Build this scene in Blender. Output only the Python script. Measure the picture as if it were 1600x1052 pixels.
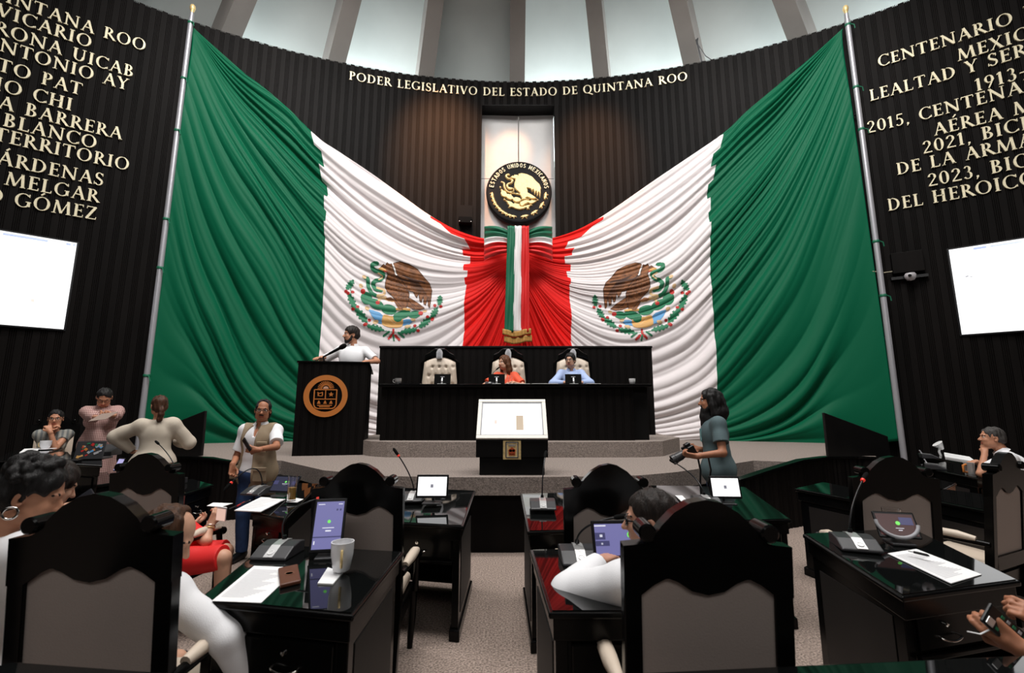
import bpy, math, random
import numpy as np
from mathutils import Vector, Matrix
from mathutils.bvhtree import BVHTree
random.seed(7); rng = np.random.default_rng(7)
for _o in list(bpy.data.objects): bpy.data.objects.remove(_o)
SC = bpy.context.scene; COL = SC.collection
pi = math.pi; R = math.radians

# ------------------------------------------------------------ camera
EYE = 1.54; FOC = 711.0; PITCH = math.atan(112/FOC)
cam = bpy.data.cameras.new('camera'); camo = bpy.data.objects.new('camera', cam); COL.objects.link(camo)
camo.location = (0, 0, EYE); camo.rotation_euler = (pi/2+PITCH, 0, 0)
cam.sensor_width = 36; cam.sensor_fit = 'HORIZONTAL'; cam.lens = FOC/1600*36
cam.clip_start = .05; cam.clip_end = 200
cam.dof.use_dof = True; cam.dof.focus_distance = 6.5; cam.dof.aperture_fstop = 3.2
SC.camera = camo
# ------------------------------------------------------------ world, lights, exposure
w = bpy.data.worlds.new('world'); SC.world = w; w.use_nodes = True
w.node_tree.nodes['Background'].inputs[0].default_value = (.62, .70, .80, 1)
w.node_tree.nodes['Background'].inputs[1].default_value = .10
SC.view_settings.view_transform = 'Standard'; SC.view_settings.look = 'None'
SC.view_settings.gamma = 1; SC.view_settings.use_curve_mapping = False
SC.view_settings.exposure = 0.14
def area(name, loc, target, sx, sy, power, col=(1, 1, 1), spread=180):
    l = bpy.data.lights.new(name, 'AREA'); l.shape = 'RECTANGLE'; l.size = sx; l.size_y = sy; l.energy = power; l.color = col
    l.spread = R(spread)
    o = bpy.data.objects.new(name, l); COL.objects.link(o); o.location = loc
    o.rotation_euler = (Vector(target)-Vector(loc)).to_track_quat('-Z', 'Y').to_euler(); return o
def spot(name, loc, target, power, ang, col=(1, 1, 1), rad=.2, blend=.5):
    l = bpy.data.lights.new(name, 'SPOT'); l.energy = power; l.spot_size = R(ang); l.spot_blend = blend; l.color = col; l.shadow_soft_size = rad
    o = bpy.data.objects.new(name, l); COL.objects.link(o); o.location = loc
    o.rotation_euler = (Vector(target)-Vector(loc)).to_track_quat('-Z', 'Y').to_euler(); return o
area('hall_light', (0, 2.6, 12.6), (0, 3.6, 0), 9, 4, 1180, (1, .975, .95))
area('rear_fill', (0, -6.5, 8.5), (0, 4, 1.2), 12, 2.0, 270, (1, .97, .94))  # unseen fill added behind the camera to brighten surfaces facing it
area('wall_washer', (-4.5, 5.6, 13.0), (-4.6, 10.6, 3.6), 3.0, .8, 350, (1, .97, .94), 130)
area('wall_washer', (4.9, 5.6, 13.0), (5.0, 10.6, 3.6), 3.0, .8, 350, (1, .97, .94), 130)
spot('warm_spot', (-1.6, 7.4, 12.8), (-1.9, 11.4, 8.4), 5200, 34, (1, .46, .22), .2, 1)
spot('warm_spot', (2.0, 7.4, 12.8), (2.2, 11.2, 8.2), 2700, 32, (1, .46, .22), .2, 1)
spot('warm_spot', (.2, 7.0, 12.6), (0, 11.8, 8.9), 1300, 13, (1, .50, .26), .1, 1)

# ------------------------------------------------------------ layout helpers: a sight line to a point at a known height / distance
def _ray(px, py):
    u = (px-800)/FOC; v = -(py-526)/FOC
    return np.array([u, math.cos(PITCH)-v*math.sin(PITCH), math.sin(PITCH)+v*math.cos(PITCH)])
def atz(px, py, z):
    d = _ray(px, py); return np.array([0, 0, EYE])+d*(z-EYE)/d[2]
def aty(px, py, Y):
    d = _ray(px, py); return np.array([0, 0, EYE])+d*Y/d[1]
WX, WY, WR = .2, -4.6, 16.2            # the round back wall
def cyl(px, py, off=0.):
    d = _ray(px, py); r = WR-off
    a = d[0]**2+d[1]**2; b = 2*(-WX*d[0]-WY*d[1]); c = WX*WX+WY*WY-r*r
    t = (-b+math.sqrt(b*b-4*a*c))/(2*a); p = np.array([0, 0, EYE])+t*d
    return math.atan2(p[0]-WX, p[1]-WY)*WR, p[2]
def wallp(s, z, off=0.):
    th = s/WR; r = WR-off
    return (WX+r*math.sin(th), WY+r*math.cos(th), z)

# ------------------------------------------------------------ object helpers
def props(o, label=None, cat=None, group=None, kind=None):
    if label: o['label'] = label
    if cat: o['category'] = cat
    if group: o['group'] = group
    if kind: o['kind'] = kind
    return o
def empty(name, loc=(0, 0, 0), rz=0, label=None, cat=None, group=None):
    o = bpy.data.objects.new(name, None); COL.objects.link(o); o.location = loc; o.rotation_euler = (0, 0, rz)
    o.empty_display_size = .1
    return props(o, label, cat, group)
def kids(o): return [c for c in bpy.data.objects if c.parent == o]
CH = {}
def copy_tree(o, parent=None):
    c = o.copy(); COL.objects.link(c)
    if parent is not None: c.parent = parent; c.matrix_parent_inverse = o.matrix_parent_inverse.copy()
    CH[c.name] = []
    for ch in CH.get(o.name, []):
        CH[c.name].append(copy_tree(ch, c))
    return c
def link(o, parent):
    COL.objects.link(o)
    if parent is not None:
        o.parent = parent; CH.setdefault(parent.name, []).append(o)
    CH.setdefault(o.name, [])
    return o
def np_mesh(name, V, Q, mats, mi=None, smooth=True):
    me = bpy.data.meshes.new(name); V = np.asarray(V, np.float32); Q = np.asarray(Q, np.int32); k = Q.shape[1]
    me.vertices.add(len(V)); me.vertices.foreach_set('co', V.ravel())
    me.loops.add(Q.size); me.loops.foreach_set('vertex_index', Q.ravel())
    me.polygons.add(len(Q)); me.polygons.foreach_set('loop_start', np.arange(0, Q.size, k, dtype=np.int32))
    if mi is not None: me.polygons.foreach_set('material_index', np.asarray(mi, np.int32))
    me.polygons.foreach_set('use_smooth', np.full(len(Q), smooth))
    for m in mats: me.materials.append(m)
    me.update(calc_edges=True); me.validate()
    return me
class MB:
    def __init__(s): s.v = []; s.f = []; s.m = []
    def add(s, v, f, m=0):
        n = len(s.v); s.v += [tuple(p) for p in v]; s.f += [tuple(i+n for i in q) for q in f]; s.m += [m]*len(f); return s
    def hexa(s, p, m=0):
        return s.add(p, [(3, 2, 1, 0), (4, 5, 6, 7), (0, 1, 5, 4), (1, 2, 6, 5), (2, 3, 7, 6), (3, 0, 4, 7)], m)
    def box(s, c, d, m=0, M=None):
        x, y, z = c; a, b, e = d[0]/2, d[1]/2, d[2]/2
        p = [(x-a, y-b, z-e), (x+a, y-b, z-e), (x+a, y+b, z-e), (x-a, y+b, z-e), (x-a, y-b, z+e), (x+a, y-b, z+e), (x+a, y+b, z+e), (x-a, y+b, z+e)]
        if M is not None: p = [M @ Vector(q) for q in p]
        return s.hexa(p, m)
    def bx(s, x0, x1, y0, y1, z0, z1, m=0): return s.box(((x0+x1)/2, (y0+y1)/2, (z0+z1)/2), (x1-x0, y1-y0, z1-z0), m)
    def prism(s, poly, y0, y1, m=0, M=None):
        """polygon in (x,z), extruded along y"""
        n = len(poly); p = [Vector((a, y0, b)) for a, b in poly]+[Vector((a, y1, b)) for a, b in poly]
        if M is not None: p = [M @ q for q in p]
        f = [tuple(range(n)), tuple(range(2*n-1, n-1, -1))]+[(i, i+n, (i+1) % n+n, (i+1) % n) for i in range(n)]
        return s.add(p, f, m)
    def tube(s, path, r, n=8, m=0, caps=True):
        P = [Vector(p) for p in path]; N = len(P); rr = r if hasattr(r, '__len__') else [r]*N
        v = []; up = Vector((0, 0, 1)); prev = None
        for i, p in enumerate(P):
            t = (P[min(i+1, N-1)]-P[max(i-1, 0)])
            if t.length < 1e-9: t = Vector((0, 0, 1))
            t.normalize()
            if prev is None:
                a = t.cross(up if abs(t.z) < .95 else Vector((1, 0, 0))).normalized()
            else:
                a = (prev-t*prev.dot(t))
                a = a.normalized() if a.length > 1e-6 else t.orthogonal().normalized()
            prev = a; b = t.cross(a)
            for k in range(n):
                an = 2*pi*k/n; v.append(p+(a*math.cos(an)+b*math.sin(an))*rr[i])
        f = [(i*n+k, i*n+(k+1) % n, (i+1)*n+(k+1) % n, (i+1)*n+k) for i in range(N-1) for k in range(n)]
        if caps: f += [tuple(range(n-1, -1, -1)), tuple((N-1)*n+k for k in range(n))]
        return s.add(v, f, m)
    def lathe(s, prof, n=24, m=0, M=None):
        v = []; f = []
        for r, z in prof:
            for k in range(n):
                a = 2*pi*k/n; q = Vector((r*math.cos(a), r*math.sin(a), z)); v.append(M @ q if M is not None else q)
        N = len(prof)
        f = [(i*n+k, i*n+(k+1) % n, (i+1)*n+(k+1) % n, (i+1)*n+k) for i in range(N-1) for k in range(n)]
        if prof[0][0] > 1e-4: f.append(tuple(range(n-1, -1, -1)))
        if prof[-1][0] > 1e-4: f.append(tuple((N-1)*n+k for k in range(n)))
        return s.add(v, f, m)
    def mesh(s, name, mats, smooth=None):
        me = bpy.data.meshes.new(name); me.from_pydata(s.v, [], s.f)
        for m in (mats if isinstance(mats, (list, tuple)) else [mats]): me.materials.append(m)
        me.polygons.foreach_set('material_index', s.m)
        if smooth is not None:
            me.polygons.foreach_set('use_smooth', [True]*len(s.f))
            me.set_sharp_from_angle(angle=R(smooth))
        me.update(); return me
    def build(s, name, mats, parent=None, smooth=None, bevel=0, loc=None, seg=2):
        o = bpy.data.objects.new(name, s.mesh(name, mats, smooth)); link(o, parent)
        if loc is not None: o.location = loc
        if bevel:
            b = o.modifiers.new('bevel', 'BEVEL'); b.width = bevel; b.segments = seg; b.limit_method = 'ANGLE'; b.angle_limit = R(40)
        return o

# ------------------------------------------------------------ materials
MATS = {}
def mat(name, col, rough=.5, metal=0, spec=.5, emit=None, estr=0, noise=None, bump=None, coat=0, trans=0, alpha=1, sheen=0):
    """noise=(scale, amount[, stretch]) mottles the colour; bump=(scale, strength[, stretch])"""
    m = bpy.data.materials.new(name); m.use_nodes = True; nt = m.node_tree; b = nt.nodes['Principled BSDF']; MATS[name] = m
    b.inputs['Base Color'].default_value = (*col, 1); b.inputs['Roughness'].default_value = rough; b.inputs['Metallic'].default_value = metal
    b.inputs['Specular IOR Level'].default_value = spec; b.inputs['Coat Weight'].default_value = coat; b.inputs['Coat Roughness'].default_value = .04
    b.inputs['Transmission Weight'].default_value = trans; b.inputs['Sheen Weight'].default_value = sheen
    if emit: b.inputs['Emission Color'].default_value = (*emit, 1); b.inputs['Emission Strength'].default_value = estr
    if noise or bump:
        tc = nt.nodes.new('ShaderNodeTexCoord')
        def nz(sc, st, det=4):
            n = nt.nodes.new('ShaderNodeTexNoise'); n.inputs['Scale'].default_value = sc; n.inputs['Detail'].default_value = det
            mp = nt.nodes.new('ShaderNodeMapping'); mp.inputs['Scale'].default_value = st
            nt.links.new(tc.outputs['Object'], mp.inputs[0]); nt.links.new(mp.outputs[0], n.inputs['Vector']); return n
        if noise:
            n = nz(noise[0], noise[2] if len(noise) > 2 else (1, 1, 1)); r = nt.nodes.new('ShaderNodeMapRange')
            r.inputs[1].default_value = .3; r.inputs[2].default_value = .7; r.inputs[3].default_value = 1-noise[1]; r.inputs[4].default_value = 1+noise[1]
            mx = nt.nodes.new('ShaderNodeVectorMath'); mx.operation = 'SCALE'; mx.inputs[0].default_value = col
            nt.links.new(n.outputs[0], r.inputs[0]); nt.links.new(r.outputs[0], mx.inputs['Scale']); nt.links.new(mx.outputs[0], b.inputs['Base Color'])
        if bump:
            n = nz(bump[0], bump[2] if len(bump) > 2 else (1, 1, 1)); bp = nt.nodes.new('ShaderNodeBump'); bp.inputs['Strength'].default_value = bump[1]; bp.inputs['Distance'].default_value = .01
            nt.links.new(n.outputs[0], bp.inputs['Height']); nt.links.new(bp.outputs[0], b.inputs['Normal'])
    return m
M_slat = mat('espresso_wood_slat', (.0042, .0033, .0030), .6, spec=.09, noise=(3, .35, (1, 1, .15)), bump=(40, .1, (1, 1, .05)))
M_black = mat('black_lacquer', (.0032, .0031, .0031), .2, spec=.15, noise=(4, .3))
M_blackm = mat('black_painted_wood', (.0035, .0033, .0033), .5, spec=.15, noise=(4, .3))
M_glass_top = mat('black_glass_top', (.004, .0045, .0045), .03, spec=.6)
M_taupe = mat('taupe_panel', (.011, .0085, .0075), .6, noise=(6, .12))
M_taupe_fab = mat('taupe_upholstery', (.36, .30, .27), .75, bump=(160, .15))
M_leather = mat('cream_leather', (.62, .52, .42), .45, bump=(60, .12))
M_carpet = mat('speckled_carpet', (.30, .235, .20), .95, spec=.1, noise=(75, .62), bump=(110, .9))
M_carpet2 = mat('speckled_platform_carpet', (.265, .222, .198), .95, spec=.1, noise=(60, .40), bump=(100, .8))
M_stone = mat('pale_stone', (.50, .49, .485), .35, noise=(1.5, .07))
M_gold = mat('gold_letter', (.78, .71, .50), .45, .15, noise=(5, .08))
M_goldr = mat('gold_relief', (.78, .58, .27), .42, .3, noise=(30, .2))
M_plaster = mat('ceiling_plaster', (.72, .76, .74), .9, noise=(.6, .06))
M_beam = mat('ceiling_beam', (.30, .27, .25), .9, noise=(1, .08))
M_pole = mat('brushed_steel_pole', (.40, .40, .43), .35, .4)
M_green_cloth = mat('green_ribbon', (.005, .13, .065), .55, bump=(30, .2))
M_white_cloth = mat('white_ribbon', (.80, .77, .77), .6)
M_red_cloth = mat('red_ribbon', (.62, .012, .012), .5)
M_fringe = mat('gold_fringe', (.42, .22, .05), .6, bump=(90, .9, (1, 1, .05)), noise=(60, .3, (1, 1, .05)))
M_white = mat('white_plastic', (.78, .78, .78), .35)
M_paper = mat('white_paper', (.86, .86, .86), .7)
M_print = mat('grey_print', (.35, .35, .37), .7)
M_silver = mat('silver', (.70, .70, .70), .28, .7)
M_chrome = mat('chrome', (.82, .80, .77), .12, 1)
M_dgrey = mat('dark_grey_plastic', (.030, .030, .033), .38)
M_dev = mat('device_black', (.006, .006, .007), .28, spec=.3)
M_rub = mat('foam_black', (.006, .006, .006), .9, spec=.08)
M_redring = mat('red_ring', (.6, .03, .02), .4, emit=(1, .05, .03), estr=.3)
M_orange = mat('copper_orange', (.55, .18, .035), .45, .1)
M_navy = mat('navy_edge', (.055, .055, .16), .4)
M_ceram = mat('white_ceramic', (.80, .80, .82), .12)
M_mirror = mat('gold_mirror', (.9, .62, .28), .12, 1)
M_glass = mat('clear_glass', (1, 1, 1), .02, trans=1)
M_juice = mat('amber_drink', (.55, .33, .08), .1, trans=.35)
M_browncase = mat('brown_leather_case', (.11, .035, .018), .4)
def emis(name, col, s): return mat(name, (.02, .02, .02), .3, emit=col, estr=s)
E_white = emis('lit_white_screen', (1, 1, 1), 1.15)
E_scr = emis('projection_white', (1, 1, 1.0), 1.35)
E_blue = emis('lit_blue_bar', (.42, .52, .95), .9)
E_lil = emis('lit_lilac_screen', (.16, .155, .36), .95)
E_lil2 = emis('lit_dark_lilac', (.05, .05, .14), .9)
E_navy = emis('lit_navy_screen', (.018, .02, .05), .9)
E_green = emis('lit_green_dot', (.18, .8, .12), 1.0)
E_pale = emis('lit_pale_text', (.8, .8, .9), .9)
E_tan = emis('lit_tan', (.50, .31, .12), .62)
E_pink = emis('lit_pink', (.85, .55, .45), .8)
E_grey = emis('lit_grey', (.25, .25, .3), .8)
E_doc = emis('lit_document_white', (1, 1, .98), 1.25)
E_warm = emis('lit_dim_red', (.055, .012, .012), .8)
E_olive = emis('lit_olive_print', (.36, .40, .33), .7)
E_lav = emis('lit_lavender', (.50, .46, .80), .85)
# ============================================================ STRUCTURE
def struct(o): o['kind'] = 'structure'; return o
m = MB(); m.bx(-17, 17, -9, 13.5, -.1, 0); struct(m.build('floor', M_carpet))
# slatted round wall: one wide board and three thin battens repeated; a niche in the middle
def slat_profile(s0, s1):
    out = []; s = s0
    while s < s1-.02:
        for wd in (.118, .022, .022, .022):
            e = min(s+wd, s1); g = .006
            out += [(s+g*.3, 0.0), (s+g, .022), (e-g, .022), (e-g*.3, 0.0)]; s = e+.006
            if s >= s1-.02: break
    return out
def slat_wall(mb, s0, s1, z0, z1, off=0., crown=.018):
    pr = slat_profile(s0, s1); v = []; f = []
    for i, (s, d) in enumerate(pr):
        top = z1+(crown*rng.random() if d > 0 else -.008)
        v += [wallp(s, z0, d+off), wallp(s, top, d+off), wallp(s, top, -.25)]
    n = len(pr)
    for i in range(n-1):
        a = 3*i; f += [(a, a+3, a+4, a+1), (a+1, a+4, a+5, a+2)]
    mb.add(v, f)
NS0, NS1, NZ = -1.04, .98, 9.9
m = MB(); slat_wall(m, -17.5, NS0, 0, 10.66); slat_wall(m, NS1, 17.5, 0, 10.66); slat_wall(m, NS0-.04, NS1+.16, NZ, 10.655, -.004)
struct(m.build('wall_back', M_slat))
m = MB(); DEP = .42
for i in range(8):
    pass
sA, sB = NS0, NS1
cols = [(sA, -.02), (.0, sB)]; rows = [(0, 3.3), (3.32, 5.66), (5.68, 7.93), (7.95, NZ)]
v = []
for a, b in cols:
    for c, d in rows:
        m.hexa([wallp(a, c, -DEP-.05), wallp(b-.008, c, -DEP-.05), wallp(b-.008, c, -DEP), wallp(a, c, -DEP), wallp(a, d, -DEP-.05), wallp(b-.008, d, -DEP-.05), wallp(b-.008, d, -DEP), wallp(a, d, -DEP)])
struct(m.build('trim_1', M_stone))
m = MB()
for s0, s1, z0, z1 in ((sA-.03, sA, 0, NZ+.03), (sB, sB+.03, 0, NZ+.03), (sA, sB, NZ, NZ+.03)):
    m.hexa([wallp(s0, z0, -DEP-.06), wallp(s1, z0, -DEP-.06), wallp(s1, z0, .005), wallp(s0, z0, .005), wallp(s0, z1, -DEP-.06), wallp(s1, z1, -DEP-.06), wallp(s1, z1, .005), wallp(s0, z1, .005)])
struct(m.build('trim_2', M_blackm))
# the rest of the room, behind the photographer
m = MB(); m.bx(-17, 17, -9.2, -9, 0, 14); struct(m.build('wall_rear', M_blackm))
m = MB(); m.bx(-17.2, -17, -9, 2, 0, 14); struct(m.build('wall_left', M_blackm))
m = MB(); m.bx(17, 17.2, -9, 2, 0, 14); struct(m.build('wall_right', M_blackm))

# ribbed dome above the wall
AP = np.array([.2, 4.7, 18.8])
def rib_q(offpx, zq=11.4):
    # foot of a rib on the circle behind the wall for a rib seen offpx to the side of the middle
    lo, hi = -9.9, 17.0; lo = 0 if offpx >= 0 else -17.; hi = 17. if offpx >= 0 else 0
    for _ in range(60):
        x = (lo+hi)/2; y = WY+math.sqrt(max((WR+1.1)**2-(x-WX)**2, 0)); wd = y*math.cos(PITCH)+(zq-EYE)*math.sin(PITCH)
        if (x/wd*FOC) < offpx: lo = x
        else: hi = x
    return np.array([x, y, zq])
RO = [-640, -440, -275, -135, 8, 140, 282, 448, 650]
ribQ = [rib_q(o) for o in RO]
cm = MB(); pm = MB()
ribs = []
for q in ribQ:
    d = AP-q; d /= np.linalg.norm(d); side = np.cross(d, [0, 0, 1]); side /= np.linalg.norm(side); up = np.cross(side, d)
    a = q-d*2.6; b = q+d*9.0; ribs.append((a, b, side, up))
    wa, wb = .25, .17
    def ring(p, hw): return [p-side*hw, p+side*hw, p+side*hw+up*1.15, p-side*hw+up*1.15]
    A = ring(a, wa); B = ring(b, wb)
    mb = MB(); mb.add(A+B, [(0, 1, 5, 4), (1, 2, 6, 5), (2, 3, 7, 6), (3, 0, 4, 7), (0, 3, 2, 1), (4, 5, 6, 7)])
    cm.add(A+B, [(0, 1, 5, 4), (1, 2, 6, 5), (2, 3, 7, 6), (3, 0, 4, 7), (0, 3, 2, 1), (4, 5, 6, 7)], 0)
for (a0, b0, s0, u0), (a1, b1, s1, u1) in zip(ribs[:-1], ribs[1:]):
    k = .95; n = 8
    pts = []
    for i in range(n+1):
        t = i/n; p = a0+(b0-a0)*t+u0*k; q = a1+(b1-a1)*t+u1*k; pts += [p, q]
    cm.add(pts, [(2*i, 2*i+1, 2*i+3, 2*i+2) for i in range(n)], 1)
    # short upstand at the foot of each bay
    p, q = a0+(b0-a0)*.0+u0*k, a1+(b1-a1)*.0+u1*k
    cm.add([p, q, q-np.array([0, 0, 3]), p-np.array([0, 0, 3])], [(0, 1, 2, 3)], 1)
# flat ceiling over the hall
cm.bx(-17.2, 17.2, -9.2, 3.8, 13.9, 14.1, 0)
struct(cm.build('ceiling', [M_beam, M_plaster]))
# cove lamps hidden behind the parapet, one per bay
pw = [12, 150, 290, 14, 320, 290, 150, 130, 90]
for i, ((a0, b0, s0, u0), (a1, b1, s1, u1)) in enumerate(zip(ribs[:-1], ribs[1:])):
    mid = (a0+a1)/2+(u0+u1)*.18; tgt = (a0+a1)/2*.45+(b0+b1)/2*.55+(u0+u1)*.55
    area('cove_lamp', mid, tgt, 1.4, .25, pw[i], (.86, .97, 1.0))
m = MB()
pts = []
n = 60
for i in range(n+1):
    s = -16+32*i/n
    pts += [wallp(s, 10.3, -.3), wallp(s, 10.3, -1.0)]
m.add(pts, [(2*i, 2*i+2, 2*i+3, 2*i+1) for i in range(n)])
struct(m.build('trim_3', M_plaster))

# ------------------------------------------------------------ platform (dais)
DZ = .80
BZ = .70
def bpt(px, py, z_): q = atz(px, py, z_); return (q[0], q[1], z_-.03)
bl = [(-1.95, 5.30, .58), (-2.5, 5.45, .58)]+[bpt(*q) for q in ((425, 742, .64), (395, 730, .70), (362, 720.5, .80), (330, 715, .85), (297, 713, .86), (262, 713, .86))]
br = [(1.75, 5.22, .58), (2.1, 5.3, .58)]+[bpt(*q) for q in ((1120, 757, .62), (1155, 748, .68), (1200, 733, .76), (1250, 718, .85), (1290, 713, .86), (1340, 713, .86), (1380, 715, .86))]
front = [(-6.75, 8.35)]+[(x+.05, y+.14) for x, y, _z in bl[:3:-1]]+[tuple(atz(px, py, DZ)[:2]) for px, py in ((440, 720), (505, 735), (600, 744), (700, 746), (800, 746), (900, 745), (1000, 743), (1056, 738), (1118, 729), (1177, 720))]+[(x-.05, y+.14) for x, y, _z in br[5:]]+[(6.55, 8.3)]
back = [wallp(s, 0, .03)[:2] for s in np.linspace(6.75, -7.0, 25)]
def slab(name, outline, z0, z1, mats, mi_side=0, bevel=0):
    n = len(outline); m = MB()
    m.add([(x, y, z1) for x, y in outline]+[(x, y, z0) for x, y in outline], [tuple(range(n))], 0)
    m.f += [(i+n, (i+1) % n+n, (i+1) % n, i) for i in range(n)]; m.m += [mi_side]*n
    return m.build(name, mats)
struct(slab('platform_1', front+back, DZ-.19, DZ, [M_carpet2]))
inner = [(x, y+.10) for x, y in front]
struct(slab('platform_2', inner+back, 0, DZ-.19, [M_slat]))
# upper step under the presidium
SZ = 1.03
st = [(-2.62, 7.75), (-2.2, 7.28)]+[(x, 7.08+.012*(abs(x))**2) for x in np.linspace(-1.9, 2.0, 9)]+[(2.35, 7.28), (2.95, 8.2), (2.95, 9.6), (-2.75, 9.6)]
struct(slab('platform_3', st, DZ, SZ, [M_carpet2]))
struct(slab('platform_5', [(-9.6, 5.0), (-5.15, 4.75), (-4.95, 6.0), (-5.6, 7.3), (-9.8, 7.8)], 0, .22, [M_carpet2]))
struct(slab('platform_4', [(-2.0, 8.05), (2.1, 8.05), (2.1, 8.95), (-2.0, 8.95)], SZ, SZ+.2, [M_carpet2]))

# low curved barriers that sweep from the dais front to the sides
def slat_band(name, path, z0, z1, th, label, cat, cap=True):
    root = empty(name, (path[0][0], path[0][1], 0), 0, label, cat); ox, oy = path[0][:2]
    Pz = np.array(path, float); P = Pz[:, :2]
    seg = np.linalg.norm(np.diff(P, axis=0), axis=1); L = np.concatenate([[0], np.cumsum(seg)])
    N = int(L[-1]/.03); ss = np.linspace(0, L[-1], N); X = np.interp(ss, L, P[:, 0]); Y = np.interp(ss, L, P[:, 1]); ZT = np.interp(ss, L, Pz[:, 2])
    for _ in range(12): X[1:-1] = (X[:-2]+X[2:]+2*X[1:-1])/4; Y[1:-1] = (Y[:-2]+Y[2:]+2*Y[1:-1])/4
    T = np.stack([np.gradient(X), np.gradient(Y)], 1); T /= np.linalg.norm(T, axis=1)[:, None]; NR = np.stack([T[:, 1], -T[:, 0]], 1)
    mb = MB(); v = []
    for i in range(N):
        d = th/2-(.012 if i % 6 in (0, 2) else 0)
        for sgn in (1, -1):
            q = (X[i]+NR[i, 0]*d*sgn-ox, Y[i]+NR[i, 1]*d*sgn-oy); v += [(q[0], q[1], z0), (q[0], q[1], ZT[i])]
    f = []
    for i in range(N-1):
        a = 4*i; f += [(a, a+4, a+5, a+1), (a+2, a+3, a+7, a+6), (a+1, a+5, a+7, a+3)]
    f += [(0, 1, 3, 2), (4*N-4, 4*N-2, 4*N-1, 4*N-3)]
    mb.add(v, f); mb.build('slatted_panel', M_slat, root)
    if cap:
        c = MB(); v = []
        for i in range(0, N, 2):
            for sgn in (1, -1):
                d = th/2+.02; q = (X[i]+NR[i, 0]*d*sgn-ox, Y[i]+NR[i, 1]*d*sgn-oy); v += [(q[0], q[1], ZT[i]), (q[0], q[1], ZT[i]+.03)]
        n2 = len(v)//4; f = []
        for i in range(n2-1):
            a = 4*i; f += [(a, a+4, a+5, a+1), (a+2, a+3, a+7, a+6), (a+1, a+5, a+7, a+3), (a, a+2, a+6, a+4)]
        f += [(0, 1, 3, 2), (4*n2-4, 4*n2-2, 4*n2-1, 4*n2-3)]
        c.add(v, f); c.build('cap_rail', M_black, root)
    return root
slat_band('barrier', bl, 0, BZ-.03, .07, 'curved low black slatted barrier left of the platform, behind the standing man in a vest', 'barrier')
slat_band('barrier', br, 0, BZ-.03, .07, 'curved low black slatted barrier right of the platform, behind the photographer', 'barrier')
# front skirt socket
def wall_plate(loc, rz, label, sz=(.05, .012, .085)):
    t = empty('wall_socket', loc, rz, label, 'socket')
    m = MB(); m.box((0, 0, 0), sz); m.build('face_plate', M_white, t, bevel=.004)
    m = MB()
    for dz in (-.02, .02):
        m.box((-.007, -sz[1]/2-.001, dz), (.004, .003, .012)); m.box((.007, -sz[1]/2-.001, dz), (.004, .003, .012))
    m.build('outlet_slot', M_dgrey, t); return t
wall_plate(tuple(aty(801, 817, 5.235)), 0, 'white socket plate low on the black platform skirt in the aisle', (.085, .012, .13))
p = aty(310, 745, 7.75); wall_plate(tuple(p), 0, 'white socket plate on the left curved black barrier', (.06, .012, .13))

# sloping black parapets beside the platform
def parapet(pts, y, label):
    t = empty('stair_parapet', (pts[0][0], y, 0), 0, label, 'parapet')
    m = MB(); m.prism([(a-pts[0][0], b) for a, b in pts], -.03, .03); m.build('panel', M_blackm, t, bevel=.006)
    return t
def px2(px, py, Y): q = aty(px, py, Y); return (q[0], q[2])
Yp = 7.35
parapet([px2(322, 642, Yp), px2(318, 690, Yp), (px2(317, 700, Yp)[0], 0), (px2(262, 700, Yp)[0], 0), px2(262, 666, Yp)], Yp, 'black sloping stair parapet left of the platform, behind the woman in cream')
parapet([px2(1286, 645, Yp), px2(1385, 682, Yp), (px2(1388, 700, Yp)[0], 0), (px2(1291, 700, Yp)[0], 0)], Yp, 'black sloping stair parapet at the right of the platform')

# ============================================================ SERIF LETTERING
TH, TN = .15, .062
def _line(x0, y0, x1, y1, w):
    d = np.array([x1-x0, y1-y0]); n = np.array([-d[1], d[0]])/np.hypot(*d)*w/2
    return [(x0-n[0], y0-n[1]), (x1-n[0], y1-n[1]), (x1+n[0], y1+n[1]), (x0+n[0], y0+n[1])]
def _arc(cx, cy, rx, ry, a0, a1, thick=TH, thin=TN, n=14):
    out = []
    for i in range(n):
        qs = []
        for a in (a0+(a1-a0)*i/n, a0+(a1-a0)*(i+1)/n):
            a = R(a); wd = thin+(thick-thin)*abs(math.cos(a))**1.3; qs.append((a, wd))
        (a, wa), (b, wb) = qs
        out.append([(cx+(rx-wa)*math.cos(a), cy+(ry-wa*.75)*math.sin(a)), (cx+rx*math.cos(a), cy+ry*math.sin(a)), (cx+rx*math.cos(b), cy+ry*math.sin(b)), (cx+(rx-wb)*math.cos(b), cy+(ry-wb*.75)*math.sin(b))])
    return out
def _ser(x, y, w=.30): 
    h = .045; y0 = y if y < .5 else y-h
    return [(x-w/2, y0), (x+w/2, y0), (x+w/2-.03, y0+h), (x-w/2+.03, y0+h)]
def _stem(x, y0=0, y1=1, w=TH, s=.30): return [_line(x, y0, x, y1, w), _ser(x, y0, s), _ser(x, y1, s)]
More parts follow.
